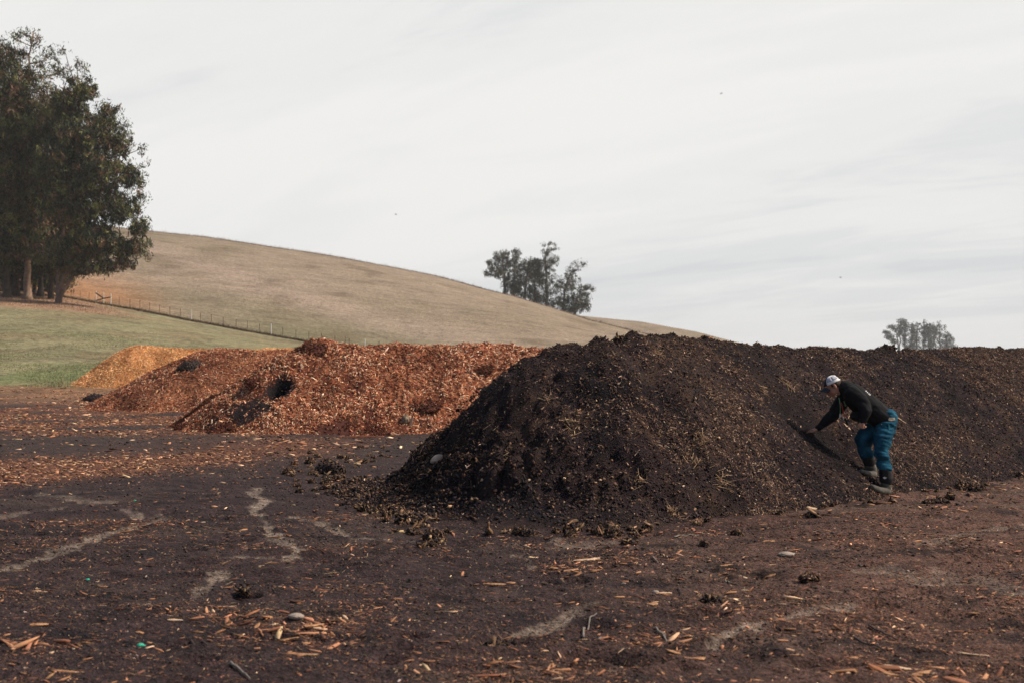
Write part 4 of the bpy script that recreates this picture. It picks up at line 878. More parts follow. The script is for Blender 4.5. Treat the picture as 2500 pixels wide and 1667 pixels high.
# -- far grove beyond the heap
FG = 'trees of the far misty grove'
FCc = [(.11, .125, .115), (.135, .145, .13), (.165, .168, .14)]  # leaf colours paled, distance haze painted into them
far_list = [(2193, [(2192, 830), (2186, 800)], [(2165, 812, 9, 4), (2177, 800, 9, 4), (2172, 823, 12, 5), (2183, 834, 9, 5)], 'leftmost far tree with one bare branch line sweeping up to the left'),
    (2197, [(2197, 820), (2200, 785)], [(2200, 784, 10, 5), (2197, 800, 12, 8), (2196, 815, 9, 9), (2188, 806, 9, 4), (2205, 790, 8, 6)], 'tallest far tree, second from the left'),
    (2212, [(2211, 820), (2210, 792)], [(2211, 795, 9, 8), (2210, 812, 7, 10), (2208, 832, 7, 12), (2213, 848, 6, 8)], 'slim far tree just right of the tallest one'),
    (2226, [(2226, 820), (2226, 795)], [(2226, 800, 8, 8), (2228, 818, 9, 12), (2225, 840, 8, 14)], 'third slim far tree with a pale gap on its left'),
    (2237, [(2238, 820), (2241, 795)], [(2241, 794, 8, 5), (2236, 808, 11, 9), (2236, 828, 12, 14), (2240, 848, 12, 10)], 'dense far tree left of the first bright gap'),
    (2256, [(2256, 820), (2256, 790)], [(2256, 788, 4, 3), (2257, 798, 8, 8), (2257, 815, 7, 12), (2257, 838, 5, 14)], 'narrow pillar shaped far tree between the two bright gaps'),
    (2269, [(2268, 820), (2268, 798)], [(2268, 793, 5, 3), (2268, 803, 8, 6), (2268, 820, 7, 12), (2270, 842, 6, 12)], 'far tree right of the narrow pillar tree'),
    (2281, [(2280, 820), (2280, 797)], [(2278, 798, 8, 6), (2280, 812, 10, 12), (2276, 838, 8, 14)], 'far tree left of the broad round one'),
    (2296, [(2295, 820), (2293, 790)], [(2293, 791, 5, 6), (2290, 803, 13, 9), (2294, 822, 16, 14), (2298, 845, 18, 12), (2302, 800, 7, 6)], 'pointed tall far tree in the right half of the grove'),
    (2312, [(2312, 840), (2312, 820)], [(2310, 822, 14, 10), (2318, 832, 12, 10), (2312, 846, 16, 10), (2325, 828, 5, 4), (2330, 848, 9, 7)], 'broad round low far tree at the right end of the grove')]
for i, (bpx, st, bl, lab) in enumerate(far_list):
    grove_tree(bpx, 900. + (i % 3) * 12, [[(a, b_, 0) for a, b_ in st]], [(a, b_, 0, rx, rx, rz) for a, b_, rx, rz in bl], name='far_tree', ncl=190, leafs=13, lsz=.9, clr=.85, grow=1.2, label=lab, cat='tree', group=FG, seed=560 + i, bark=(.14, .12, .11), cols=FCc, wts=(1, 1, 1), tr=.6)

# ------------------------------------------------------------------ dry grass along fence and hill brow
def blades(name, X, Y, hgt, wid, cols, wts, g, lean=.4):
    n = len(X); Z = terrain(X, Y); P = np.stack([X, Y, Z - .02], 1); a = g.uniform(0, 6.28, n); s_ = np.stack([np.cos(a), np.sin(a), a * 0], 1) * wid[:, None] * .5
    tip = P + np.stack([g.normal(size=n) * lean * hgt, g.normal(size=n) * lean * hgt, hgt], 1)
    V = np.stack([P - s_, P + s_, tip], 1).reshape(-1, 3); Fc = np.arange(3 * n).reshape(-1, 3)
    return V, Fc, np.repeat(pal(cols, wts, n, g, .3), 3, 0)
g = np.random.default_rng(91)
px = g.uniform(60, 1000, 26000); Yf = fence_Y(px); Y = Yf - 1.2 + g.normal(size=len(px)) * .9; X = (px - HX) / F * Y; n = len(X)
a1 = blades('', X, Y, g.gamma(3, .06, n), np.full(n, .05), [(.05, .035, .025), (.12, .075, .045), (.26, .16, .09)], [5, 3, 1], g)
px = g.uniform(-50, 1800, 16000); Yr = np.interp(px, RX, RD); Y = Yr + g.uniform(-9, 5, len(px)); X = (px - HX) / F * Y; n = len(X)
a2 = blades('', X, Y, g.gamma(3, .11, n), np.full(n, .12), [(.27, .20, .145), (.33, .25, .18), (.22, .165, .115)], [4, 3, 2], g)
px = g.uniform(-50, 360, 12000); px = px[g.random(len(px)) < sstep(360, 120, px)]; Y = fence_Y(px) - g.uniform(1, 30, len(px)); X = (px - HX) / F * Y; n = len(X)
a3 = blades('', X, Y, g.gamma(3, .05, n), np.full(n, .05), [(.36, .22, .13), (.48, .32, .21), (.18, .10, .06)], [4, 3, 2], g)
px = g.uniform(-50, 1500, 70000); Y = fence_Y(px) + g.uniform(0, 150, len(px)); X = (px - HX) / F * Y; n = len(X); k = fbm(X * .08, Y * .05, 4, 601) > 0; X, Y = X[k], Y[k]; n = len(X)
a4 = blades('', X, Y, g.gamma(3, .055, n), np.full(n, .09), [(.24, .185, .125), (.30, .23, .16), (.19, .15, .10)], [3, 3, 2], g)
tag(join('dry_grass', [a1, a2, a3], M['bits']), kind='stuff')
px = g.uniform(-80, 700, 60000); Y = 69 + g.random(len(px)) ** 1.4 * 60; X = (px - HX) / F * Y; n = len(X); k = (fbm(X * .3, Y * .2, 4, 603) > -.1) & (Y > 69 + 3.5 * fbm(X * .25, Y * .25, 4, 85)); X, Y = X[k], Y[k]; n = len(X)
tag(join('green_grass', [blades('', X, Y, g.gamma(3, .022, n), np.full(n, .035), [(.13, .17, .065), (.20, .20, .09), (.32, .25, .15)], [3, 3, 1.4], g)], M['bits']), kind='stuff')

# ------------------------------------------------------------------ fence
M['tpost'] = plain('rusty_steel', (.24, .11, .075), .8, 8, .3, .2, 30, .3)
M['wpost'] = plain('pale_post', (.78, .74, .70), .8, 8, .2, .3, 30, .3)
M['tarred'] = plain('dark_timber', (.030, .022, .024), .85, 8, .3, .3, 30, .3)
M['wire'] = plain('wire', (.09, .065, .055), .6, 8, .2, 0, 30, .3, metal=.3)
fx = [157, 173, 195, 217]; posts = []
PX = [173, 195, 217, 234, 253, 270, 291, 317, 341, 365, 389, 415, 440, 467, 489, 516, 545, 576, 604, 633, 662, 690, 722, 754, 786, 818, 843, 853, 891, 925, 960]
WH = {234, 253, 270, 467, 662, 891}
fence = empty('wire_fence', (0, 0, 0)); ends = []
p0 = ((PX[0] - HX) / F * float(fence_Y(PX[0])), float(fence_Y(PX[0])))
fence.location = (p0[0], p0[1], tz(*p0)); tag(fence, 'long wire fence of thin rusty posts climbing along the foot of the hill', 'fence')
fl = Vector(fence.location)
tops = []
for px in PX:
    Y = float(fence_Y(px)); x = (px - HX) / F * Y; z = tz(x, Y); wt = px in WH
    h = (1.65 if px in (234, 253, 270) else 1.45) if wt else 1.28 + .08 * math.sin(px); rr0 = .060 if wt else .025
    bm = bmesh.new(); b0 = Vector((x, Y, z - .2)) - fl; lean = Vector((math.sin(px * 3.1) * .03, 0, 0))
    if wt: tube_bm(bm, [b0, b0 + Vector((0, 0, h * .6)) + lean * .6, b0 + Vector((0, 0, h + .2)) + lean], [rr0, rr0, rr0 * .9], 8)
    else:                                              # T section
        for sx, sy in ((rr0, .010), (.010, rr0)):
            vs = [bm.verts.new(b0 + lean * (k // 4) + Vector((a * sx, c * sy + (sy if sy > sx else 0) * 1.0, (k // 4) * (h + .2)))) for k, (a, c) in enumerate([(-1, -1), (1, -1), (1, 1), (-1, 1)] * 2)]
            for f in ((0, 1, 2, 3), (7, 6, 5, 4), (0, 4, 5, 1), (1, 5, 6, 2), (2, 6, 7, 3), (3, 7, 4, 0)): bm.faces.new([vs[i] for i in f])
    me = bpy.data.meshes.new('post'); bm.to_mesh(me); bm.free(); o = link('post', me, M['wpost' if wt else 'tpost'], fence)
    if wt: o['label'] = 'pale wooden post'
    tops.append((Vector((x, Y, z)) - fl, h))
for fr in (.95, .74, .53, .32, .14):
    bm = bmesh.new(); pts = []
    for (a, h), (b, h2) in zip(tops[:-1], tops[1:]):
        for k in range(2): pts.append(a.lerp(b, k / 2) + Vector((0, -.03, 1.3 * fr - .02 * k)))
    pts.append(tops[-1][0] + Vector((0, -.03, 1.3 * fr))); tube_bm(bm, pts, [.004] * len(pts), 4)
    me = bpy.data.meshes.new('wire'); bm.to_mesh(me); bm.free(); link('wire', me, M['wire'], fence)
A, B_, D_ = tops[3][0], tops[4][0], tops[5][0]
for (a, b, za, zb) in ((A, B_, 1.35, .78), (B_, A, .78, .25), (B_, D_, .78, 1.15)):
    bm = bmesh.new(); p = a + Vector((0, -.09, za)); q = b + Vector((0, -.09 - .02 * (zb < .5), zb)); tube_bm(bm, [p, p.lerp(q, .5), q], [.085] * 3, 4)
    me = bpy.data.meshes.new('brace'); bm.to_mesh(me); bm.free(); link('brace', me, M['tarred'], fence)

# ------------------------------------------------------------------ birds
M['feather'] = plain('dark_feather', (.05, .05, .055), .7, 8, .2, 0, 30, .3)
for px, py, Y, lab, roll in ((966, 524, 150, 'tiny dark bird gliding low in the middle of the sky', .1), (1762, 228, 150, 'tiny dark bird high in the right half of the sky', -.35), (2052, 678, 170, 'faint tiny bird low in the sky right of the hill grove', .2)):
    b = empty('bird', at(px, py, Y)); tag(b, lab, 'bird', 'birds in the sky'); b.rotation_euler = (0, roll, .3)
    bm = bmesh.new(); tube_bm(bm, [(-.13, 0, 0), (-.09, 0, .005), (0, 0, .01), (.09, 0, .0), (.17, 0, 0)], [.008, .025, .033, .018, .022], 8)
    me = bpy.data.meshes.new('body'); bm.to_mesh(me); bm.free(); link('body', me, M['feather'], b)
    for s_ in (-1, 1):
        bm = bmesh.new(); P = [[(-.05, .02, .02), (-.07, .15, .06), (-.03, .30, .03)], [(.05, .02, .015), (.04, .15, .055), (.02, .30, .028)]]
        top = [[bm.verts.new((x, y * s_, z + .004)) for x, y, z in r_] for r_ in P]; bot = [[bm.verts.new((x, y * s_, z - .004)) for x, y, z in r_] for r_ in P]
        for k in range(2):
            bm.faces.new((top[0][k], top[0][k + 1], top[1][k + 1], top[1][k])); bm.faces.new((bot[0][k], bot[1][k], bot[1][k + 1], bot[0][k + 1]))
            for r_ in (0, 1): bm.faces.new((top[r_][k], bot[r_][k], bot[r_][k + 1], top[r_][k + 1]))
        me = bpy.data.meshes.new('wing'); bm.to_mesh(me); bm.free(); link('wing', me, M['feather'], b)

# ------------------------------------------------------------------ the man
PY0 = 16.95
def W(cx, cy, Y=PY0):                                # spot on the figure (detail grid 4.357 per photo pixel) -> world
    return at(1930 + cx / 4.357, 890 + cy / 4.357, Y)
man_o = W(985, 1385, 16.95); man = empty('person', man_o); tag(man, 'man in white cap, black hooded jacket and blue jeans bending to touch the compost', 'person')
def lp(cx, cy, Y): return W(cx, cy, Y) - man_o
def loft(bm, nodes, seg=16, lat=Vector((0, 1, 0))):
    """nodes: (point, in-plane radius, lateral radius)"""
    pts = [n[0] for n in nodes]; rings = []
    for i, (p, ra, rb) in enumerate(nodes):
        d = (pts[min(i + 1, len(pts) - 1)] - pts[max(i - 1, 0)]).normalized(); l = (lat - d * lat.dot(d)).normalized(); u = d.cross(l)
        rings.append([bm.verts.new(p + u * math.cos(k / seg * 2 * math.pi) * ra + l * math.sin(k / seg * 2 * math.pi) * rb) for k in range(seg)])
    def capv(i, sgn):
        p, ra, rb = nodes[i]; j = i + 1 if i == 0 else i - 1; d = (p - nodes[j][0]).normalized(); r_ = min(ra, rb)
        l = (lat - d * lat.dot(d)).normalized(); u = (d if i else -d).cross(l); prev = rings[i]
        for f in (.5, .85):
            c = math.sqrt(1 - f * f); ring = [bm.verts.new(p + d * r_ * f + u * math.cos(k / seg * 2 * math.pi) * ra * c + l * math.sin(k / seg * 2 * math.pi) * rb * c) for k in range(seg)]
            for k in range(seg):
                q = (prev[k], prev[(k + 1) % seg], ring[(k + 1) % seg], ring[k]); bm.faces.new(q if i else q[::-1])
            prev = ring
        bm.faces.new(prev if i else prev[::-1])
    for a, b in zip(rings[:-1], rings[1:]):
        for k in range(seg): bm.faces.new((a[k], a[(k + 1) % seg], b[(k + 1) % seg], b[k]))
    capv(0, -1); capv(len(nodes) - 1, 1)
def ell(bm, c, r_, rot=None):
    m = Matrix.Translation(c) @ (rot.to_4x4() if rot is not None else Matrix()) @ Matrix.Diagonal((*r_, 1))
    bmesh.ops.create_icosphere(bm, subdivisions=3, radius=1, matrix=m)
def fuse(name, bm, vox, mat, parent, smooth=6, fold=0, fscale=(6, 6, 14), seed=0, fac=.5):
    bmesh.ops.recalc_face_normals(bm, faces=bm.faces)
    me = bpy.data.meshes.new(name); bm.to_mesh(me); bm.free(); o = bpy.data.objects.new(name, me); C.objects.link(o)
    r_ = o.modifiers.new('r', 'REMESH'); r_.mode = 'VOXEL'; r_.voxel_size = vox; r_.use_smooth_shade = True
    s_ = o.modifiers.new('s', 'SMOOTH'); s_.iterations = smooth; s_.factor = fac
    dg = bpy.context.evaluated_depsgraph_get(); me2 = bpy.data.meshes.new_from_object(o.evaluated_get(dg)); bpy.data.objects.remove(o)
    n = len(me2.vertices); co = np.zeros(n * 3); me2.vertices.foreach_get('co', co); co = co.reshape(-1, 3)
    if fold:
        no = np.zeros(n * 3); me2.vertices.foreach_get('normal', no); no = no.reshape(-1, 3)
        d = fbm(co[:, 0] * fscale[0] + co[:, 1] * 5, co[:, 2] * fscale[2] + co[:, 0] * 3, 3, seed) + .5 * fbm(co[:, 1] * 9, co[:, 2] * fscale[2] * 1.7, 2, seed + 5)
        co = co + no * (d * fold)[:, None]; me2.vertices.foreach_set('co', co.astype(np.float32).ravel())
    for p in me2.polygons: p.use_smooth = True
    me2.name = name; me2.materials.clear(); o = link(name, me2, mat, parent); me2.update(); return o
M['skin'] = plain('skin', (.50, .245, .165), .55, 20, .12, .15, 60, .35)
M['hoodie'] = plain('black_fleece', (.0125, .0130, .0150), .92, 60, .3, .35, 130, .15)
M['denim'] = plain('blue_denim', (.010, .068, .118), .9, 6, .55, .5, 220, .1, col2=(.035, .165, .24))
M['rubber'] = plain('dusty_rubber', (.085, .078, .068), .8, 9, .4, .3, 40, .25, col2=(.22, .19, .155))
M['neo'] = plain('black_cuff', (.014, .014, .016), .8, 20, .2, .2, 40, .25)
M['capwhite'] = plain('white_twill', (.88, .88, .90), .8, 40, .05, .2, 200, .2)
M['mesh'] = plain('grey_mesh', (.50, .51, .56), .8, 60, .15, .3, 300, .2)
M['capdark'] = plain('charcoal_twill', (.045, .045, .060), .8, 40, .15, .2, 200, .2)
M['hair'] = plain('brown_hair', (.050, .030, .020), .7, 60, .4, .5, 120, .3)
M['white'] = plain('off_white', (.70, .68, .66), .6, 30, .1, .1, 60, .3)
M['red'] = plain('red_cloth', (.42, .045, .03), .8, 30, .15, .1, 60, .2)
M['green'] = plain('green_print', (.22, .42, .20), .8, 30, .15, .1, 60, .2)
M['leatherpatch'] = plain('tan_patch', (.40, .34, .27), .8, 30, .2, .2, 60, .2)
# head frame
hc = lp(450, 226, 17.18); fw = Vector((-.91, .10, -.41)).normalized(); lf = Vector((-.10, -1, 0)); lf = (lf - fw * lf.dot(fw)).normalized(); up = lf.cross(fw).normalized()
if up.z < 0: up = -up
def hd(f, l, u): return hc + fw * f + lf * l + up * u
HR = Matrix((fw, lf, up)).transposed()
bm = bmesh.new()
ell(bm, hd(-.008, 0, .028), (.096, .076, .088), HR)            # cranium
ell(bm, hd(.030, 0, -.035), (.060, .060, .078), HR)            # face
ell(bm, hd(.048, 0, -.092), (.034, .038, .026), HR)            # chin
for s_ in (-1, 1):
    ell(bm, hd(.015, s_ * .047, -.062), (.042, .018, .040), HR)  # jaw
    ell(bm, hd(.060, s_ * .034, -.018), (.020, .022, .018), HR)  # cheek
    ell(bm, hd(-.012, s_ * .080, -.012), (.020, .010, .033), HR) # ear
    ell(bm, hd(-.010, s_ * .086, .010), (.015, .008, .012), HR)
ell(bm, hd(.085, 0, .022), (.014, .050, .012), HR)              # brow
loft(bm, [(hd(.088, 0, .010), .010, .010), (hd(.104, 0, -.020), .012, .012), (hd(.106, 0, -.032), .014, .018)], 10, lf)  # nose
for u_, f_ in ((-.056, .086), (-.067, .084)): ell(bm, hd(f_, 0, u_), (.010, .024, .006), HR)   # lips
nb = lp(570, 262, 17.18)
loft(bm, [(hd(-.025, 0, -.03), .058, .055), (hd(-.05, 0, -.085), .055, .055), (nb, .065, .075)], 16)
# body core under the clothes
loft(bm, [(nb, .07, .09), (lp(640, 300, 17.14), .10, .17), (lp(750, 395, 17.1), .11, .165), (lp(870, 490, 17.06), .10, .13), (lp(985, 605, 17.05), .08, .11)], 16)
for nodes in ([(655, 290, 16.93, .055), (760, 400, 16.88, .05), (818, 488, 16.86, .045), (790, 560, 16.86, .04), (770, 610, 16.86, .030)],
              [(575, 330, 17.28, .055), (500, 440, 17.28, .05), (430, 555, 17.27, .044), (350, 622, 17.25, .036), (288, 678, 17.25, .028)],
              [(990, 650, 16.98, .075), (968, 760, 16.92, .07), (962, 890, 16.87, .055), (985, 1000, 16.84, .045), (1005, 1290, 16.81, .035)],
              [(960, 650, 17.12, .075), (830, 735, 17.12, .07), (768, 822, 17.10, .055), (800, 930, 17.10, .045), (862, 1130, 17.10, .035)]):
    loft(bm, [(lp(a, b, c), r_, r_) for a, b, c, r_ in nodes], 14)
# far (right) hand reaching: palm and five fingers pointing at the compost
def hand(palm, fingers):
    loft(bm, [(lp(*p[:3]), p[3], p[4]) for p in palm], 12)
    for f in fingers: loft(bm, [(lp(a, b, c), r_, r_) for a, b, c, r_ in f], 8)
hand([(285, 682, 17.250, .024, .032), (262, 690, 17.260, .022, .040), (236, 697, 17.270, .019, .042)],
     [[(238, 690, 17.235, .0100), (212, 696, 17.240, .0095), (190, 708, 17.245, .0088), (172, 722, 17.250, .0078)],
      [(236, 694, 17.260, .0100), (206, 702, 17.270, .0096), (184, 716, 17.275, .0088), (168, 730, 17.280, .0078)],
      [(236, 698, 17.285, .0098), (210, 708, 17.295, .0092), (192, 722, 17.300, .0085), (182, 734, 17.300, .0075)],
      [(240, 702, 17.305, .0088), (220, 712, 17.315, .0082), (206, 724, 17.320, .0075), (198, 734, 17.320, .0068)],
      [(268, 690, 17.220, .0115), (246, 704, 17.212, .0112), (226, 712, 17.216, .0105), (208, 712, 17.220, .0092)]])
# near (left) hand resting on the thigh, fingers curled
hand([(768, 608, 16.86, .026, .030), (764, 628, 16.855, .024, .038), (758, 644, 16.855, .020, .038)],
     [[(736, 636, 16.835, .010), (728, 652, 16.835, .0098), (738, 664, 16.84, .009), (752, 662, 16.845, .008)],
      [(746, 646, 16.835, .010), (744, 664, 16.832, .0098), (758, 674, 16.838, .009), (770, 670, 16.845, .008)],
      [(764, 648, 16.835, .010), (766, 666, 16.832, .0096), (778, 674, 16.838, .009), (788, 668, 16.845, .008)],
      [(782, 644, 16.838, .009), (788, 658, 16.836, .0088), (796, 664, 16.84, .008), (802, 656, 16.845, .007)],
      [(742, 620, 16.85, .0115), (726, 634, 16.845, .011), (720, 648, 16.845, .010), (724, 660, 16.85, .009)]])
fuse('body', bm, .0045, M['skin'], man, 3)
# eyes
for s_ in (-1, 1):
    bm = bmesh.new(); ell(bm, hd(.082, s_ * .031, .002), (.010, .012, .008), HR); me = bpy.data.meshes.new('eye'); bm.to_mesh(me); bm.free(); link('eye', me, M['capdark'], man)
# hair under the cap at the back
bm = bmesh.new(); ell(bm, hd(-.030, 0, .012), (.080, .0795, .062), HR); ell(bm, hd(-.060, 0, -.012), (.045, .060, .04), HR)
for s_ in (-1, 1): ell(bm, hd(.012, s_ * .073, .012), (.016, .009, .022), HR)
fuse('hair', bm, .005, M['hair'], man, 3, .003, (40, 40, 40), 3)
# cap
def capdome(name, f0, f1, mat, off, zlo=-.004, a0=None, a1=None, parent=None):
    bm = bmesh.new(); rows = []; cen = (-.008, 0, .038)
    na, nb_ = 48, 14
    for j in range(nb_ + 1):
        el = math.pi / 2 * j / nb_; row = []
        for i in range(na):
            a = 2 * math.pi * i / na
            row.append((a, el, bm.verts.new(hd(cen[0] + math.cos(a) * math.cos(el) * (.102 + off), math.sin(a) * math.cos(el) * (.084 + off), cen[2] + zlo * (1 - j / nb_) + (math.sin(el) ** .9) * (.088 + off)))))
        rows.append(row)
    for j in range(nb_):
        for i in range(na):
            q = [rows[j][i], rows[j][(i + 1) % na], rows[j + 1][(i + 1) % na], rows[j + 1][i]]
            am = math.atan2(math.sin(q[0][0] + math.pi / na), math.cos(q[0][0] + math.pi / na)); em = (q[0][1] + q[2][1]) / 2
            if f0(am, em): bm.faces.new([v[2] for v in q])
    bmesh.ops.delete(bm, geom=[v for v in bm.verts if not v.link_faces], context='VERTS')
    me = bpy.data.meshes.new(name); bm.to_mesh(me); bm.free(); o = link(name, me, mat, parent or man)
    sdm = o.modifiers.new('t', 'SOLIDIFY'); sdm.thickness = .004
    for p in me.polygons: p.use_smooth = True
    return o
opening = lambda a, e: abs(abs(a) - math.pi) < .55 and .10 < e < .75
cap = capdome('cap', lambda a, e: (abs(a) > .75) and not opening(a, e), None, M['capwhite'], .002)
capdome('cap_front_panel', lambda a, e: abs(a) <= .78, None, M['capdark'], .003, parent=cap)
capdome('mesh_panel', lambda a, e: .98 < abs(a) < 1.62 and .30 < e < 1.05, None, M['mesh'], .0055, parent=cap)
capdome('mesh_panel', lambda a, e: 1.75 < abs(a) < 2.45 and .30 < e < 1.05, None, M['mesh'], .0055, parent=cap)
bm = bmesh.new(); rows = []
for j in range(7):
    row = []
    for i in range(13):
        a = -.95 + 1.9 * i / 12; ext = .075 * (j / 6) * math.sqrt(max(0, 1 - (a / 1.25) ** 2)); rr1 = .100 + ext
        row.append(bm.verts.new(hd(-.008 + math.cos(a) * rr1, math.sin(a) * (.083 + ext * .25), .030 - .030 * (j / 6) - .28 * (math.sin(a) * .09) ** 2 / .09 * 3)))
    rows.append(row)
for j in range(6):
    for i in range(12): bm.faces.new((rows[j][i], rows[j][i + 1], rows[j + 1][i + 1], rows[j + 1][i]))
me = bpy.data.meshes.new('cap_brim'); bm.to_mesh(me); bm.free(); o = link('cap_brim', me, M['capdark'], cap); sdm = o.modifiers.new('t', 'SOLIDIFY'); sdm.thickness = .005
for p in me.polygons: p.use_smooth = True
# hooded jacket
bm = bmesh.new()
loft(bm, [(lp(585, 262, 17.16), .10, .11), (lp(640, 296, 17.14), .135, .20), (lp(745, 388, 17.1), .150, .205), (lp(860, 478, 17.06), .150, .19), (lp(960, 560, 17.05), .145, .18), (lp(1000, 596, 17.05), .135, .172)], 24)
loft(bm, [(lp(655, 300, 16.95), .095, .085), (lp(720, 365, 16.90), .092, .075), (lp(775, 430, 16.88), .086, .072), (lp(800, 495, 16.86), .078, .07), (lp(782, 550, 16.86), .062, .058), (lp(770, 592, 16.86), .048, .046)], 16)
loft(bm, [(lp(590, 325, 17.28), .090, .085), (lp(525, 420, 17.28), .085, .08), (lp(455, 530, 17.27), .074, .072), (lp(360, 612, 17.25), .056, .055), (lp(292, 672, 17.25), .038, .040)], 16)
ell(bm, lp(590, 215, 17.18), (.085, .12, .065)); ell(bm, lp(548, 235, 17.18), (.045, .095, .085)); ell(bm, lp(545, 300, 17.18), (.052, .085, .075))
ell(bm, lp(720, 545, 17.05), (.10, .15, .07))
fuse('hooded_jacket', bm, .0065, M['hoodie'], man, 4, .016, (6, 6, 8), 11)
# cuffs
# jeans
bm = bmesh.new()
loft(bm, [(lp(1010, 560, 17.05), .125, .168), (lp(1008, 625, 17.05), .135, .18), (lp(990, 690, 17.05), .125, .17)], 24)
loft(bm, [(lp(1005, 640, 16.97), .125, .105), (lp(985, 740, 16.93), .115, .095), (lp(968, 840, 16.89), .098, .086), (lp(962, 915, 16.865), .090, .08), (lp(975, 990, 16.845), .086, .076), (lp(990, 1060, 16.825), .083, .074), (lp(1002, 1118, 16.815), .082, .074)], 18)
loft(bm, [(lp(960, 650, 17.13), .13, .10), (lp(860, 710, 17.13), .118, .095), (lp(785, 775, 17.11), .108, .09), (lp(768, 830, 17.10), .100, .085), (lp(785, 890, 17.10), .090, .078), (lp(812, 960, 17.10), .080, .072)], 18)
fuse('jeans', bm, .0065, M['denim'], man, 3, .023, (3, 3, 15), 31)
# boots
def boot(sh, foot, sole_dir, lab=None):
    bm = bmesh.new(); loft(bm, [(lp(*p[:3]), p[3], p[4]) for p in sh], 16); loft(bm, [(lp(*p[:3]), p[3], p[4]) for p in foot], 16)
    o = fuse('boot', bm, .006, M['rubber'], man, 4, .003, (9, 9, 14), 41); return o
b1 = boot([(1008, 1165, 16.80, .070, .062), (1012, 1240, 16.80, .068, .060), (1012, 1310, 16.80, .062, .056)],
          [(1030, 1345, 16.79, .045, .045), (985, 1345, 16.74, .048, .045), (925, 1328, 16.65, .042, .047), (865, 1300, 16.55, .033, .042)], 0)
b2 = boot([(838, 1060, 17.10, .068, .06), (862, 1110, 17.10, .062, .056), (872, 1150, 17.09, .055, .052)],
          [(880, 1170, 17.06, .045, .045), (840, 1168, 16.98, .045, .045), (790, 1150, 16.88, .038, .045), (755, 1135, 16.80, .032, .04)], 0)
for bt, pts in ((b1, [(1003, 1135, 16.80, .074, .066), (1010, 1180, 16.80, .078, .069), (1016, 1215, 16.80, .081, .071), (1016, 1235, 16.80, .073, .066)]),
                (b2, [(812, 965, 17.10, .074, .068), (830, 1020, 17.10, .076, .07), (842, 1055, 17.10, .072, .066)])):
    bm = bmesh.new(); loft(bm, [(lp(*p[:3]), p[3], p[4]) for p in pts], 18); fuse('boot_cuff', bm, .006, M['neo'], bt, 3, .004, (9, 9, 20), 51)
def patch(name, pts, mat, parent, th=.003, lab=None):
    bm = bmesh.new(); f = [bm.verts.new(p) for p in pts]; b = [bm.verts.new(p + Vector((0, th, 0))) for p in pts]; n = len(pts)
    bm.faces.new(f); bm.faces.new(b[::-1])
    for i in range(n): bm.faces.new((f[i], b[i], b[(i + 1) % n], f[(i + 1) % n]))
    bmesh.ops.recalc_face_normals(bm, faces=bm.faces); me = bpy.data.meshes.new(name); bm.to_mesh(me); bm.free(); o = link(name, me, mat, parent)
    if lab: o['label'] = lab
    return o
def front_y(o, cx, cy):                             # nearest surface of a part of the man along a sight line
    org = Vector((0, 0, CAMH)); d = (W(cx, cy, 10) - org).normalized(); inv = man_o
    dg = bpy.context.evaluated_depsgraph_get(); ok, loc, nor, idx = o.ray_cast(org - inv, d)
    return (loc + inv).y if ok else None
bpy.context.view_layer.update()
OB = {c.name.split('.')[0]: c for c in man.children}
def decal(name, part, pts, mat, parent, off=.004, th=.003, lab=None):
    P = []; last = None
    for cx, cy in pts:
        y = front_y(part, cx, cy); y = y if y else (last or PY0); last = y; P.append(lp(cx, cy, y - off))
    return patch(name, P, mat, parent, th, lab)
decal('emblem', b1, [(978, 1198), (998, 1188), (1022, 1198), (998, 1212)], M['white'], b1, .025, .01, 'white diamond on the boot shaft')
decal('waist_patch', OB['jeans'], [(1040, 562), (1072, 560), (1108, 562), (1110, 590), (1072, 594), (1040, 590)], M['leatherpatch'], OB['jeans'], .012, .01)
decal('rivet', OB['jeans'], [(1018, 586), (1024, 584), (1028, 590), (1020, 594)], M['white'], OB['jeans'], .008, .006)
decal('rivet', OB['jeans'], [(962, 628), (968, 626), (972, 632), (965, 636)], M['white'], OB['jeans'], .008, .006)
decal('hip_pocket', OB['jeans'], [(1040, 612), (1108, 606), (1106, 680), (1075, 700), (1040, 680)], M['denim'], OB['jeans'], .006, .006)
decal('shirt_hem', OB['jeans'], [(985, 568), (1010, 548), (1016, 556), (992, 578)], M['red'], man, .014, .006, 'strip of red shirt at the waist')
decal('chest_print', OB['hooded_jacket'], [(560, 388), (572, 384), (578, 404), (594, 430), (590, 442), (575, 438), (570, 412)], M['green'], OB['hooded_jacket'], .006, .004)
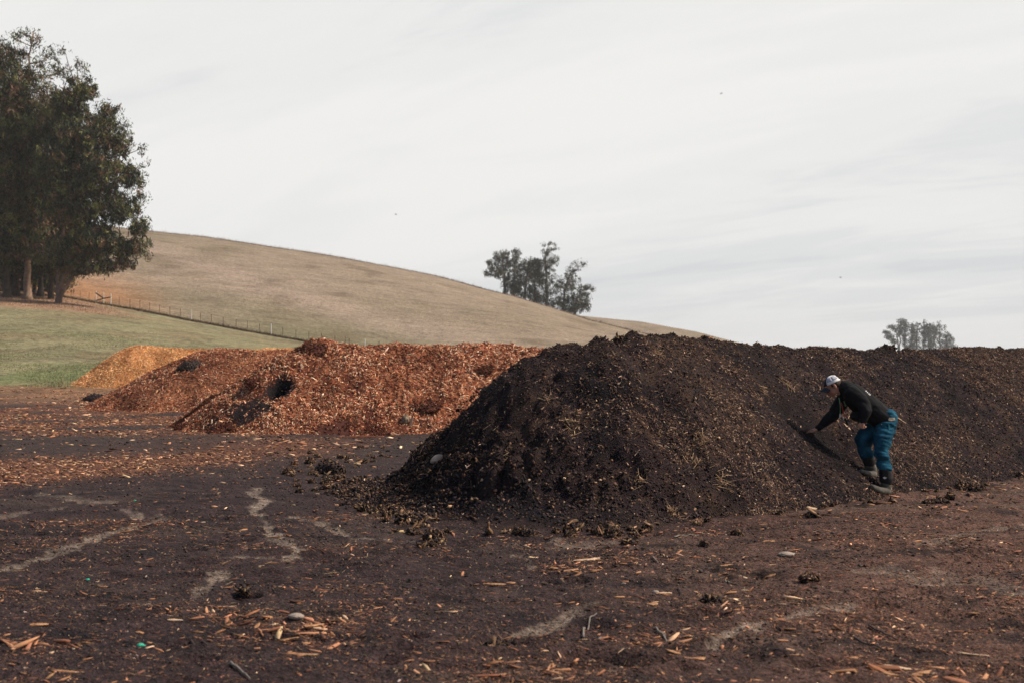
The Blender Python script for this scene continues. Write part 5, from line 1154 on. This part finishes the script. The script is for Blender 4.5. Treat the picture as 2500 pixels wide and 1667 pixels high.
for (a, b) in ((800, 275), (815, 290), (830, 304), (842, 314)): decal('back_print', OB['hooded_jacket'], [(a, b - 4), (a + 9, b), (a + 4, b + 10), (a - 4, b + 5)], M['white'], OB['hooded_jacket'], .006, .004)
# lanyard: cord round the neck, red strap, clip and keys
lan = empty('lanyard', (0, 0, 0)); lan.parent = man
def cord(name, pts, r_, mat, parent): bm = bmesh.new(); tube_bm(bm, [lp(*p) for p in pts], [r_] * len(pts), 6); me = bpy.data.meshes.new(name); bm.to_mesh(me); bm.free(); return link(name, me, mat, parent)
cord('cord', [(512, 350, 17.02), (520, 380, 16.99), (526, 430, 16.98), (527, 480, 16.98), (526, 520, 16.98)], .004, M['green'], lan)
cord('strap', [(535, 400, 16.98), (548, 450, 16.96), (560, 500, 16.95), (572, 545, 16.95)], .0065, M['red'], lan)
cord('strap', [(572, 545, 16.95), (590, 536, 16.95), (598, 548, 16.95)], .005, M['red'], lan)
cord('clip', [(526, 520, 16.98), (525, 540, 16.98), (524, 558, 16.98)], .009, M['white'], lan)
cord('clip', [(558, 552, 16.95), (560, 566, 16.95), (563, 580, 16.95)], .007, M['white'], lan)
cord('tool', [(575, 570, 16.95), (590, 600, 16.95), (604, 640, 16.95)], .014, M['neo'], lan)
cord('key', [(604, 640, 16.95), (608, 655, 16.95), (611, 668, 16.95)], .004, M['twig'], lan)

# ------------------------------------------------------------------ haze
bm = bmesh.new(); bmesh.ops.create_cube(bm, size=1); me = bpy.data.meshes.new('haze'); bm.to_mesh(me); bm.free()
hz = link('haze', me); hz.scale = (5400, 5400, 66); hz.location = (0, 0, -3 + 33); tag(hz, kind='stuff')
m = bpy.data.materials.new('haze_air'); m.use_nodes = True; t = m.node_tree; t.nodes.remove(t.nodes['Principled BSDF'])
pv = N(t, 'ShaderNodeVolumePrincipled', inp={'Color': (.93, .96, 1, 1), 'Density': .00017, 'Anisotropy': .2}); Lk(t, pv.outputs[0], t.nodes['Material Output'].inputs['Volume']); me.materials.append(m)
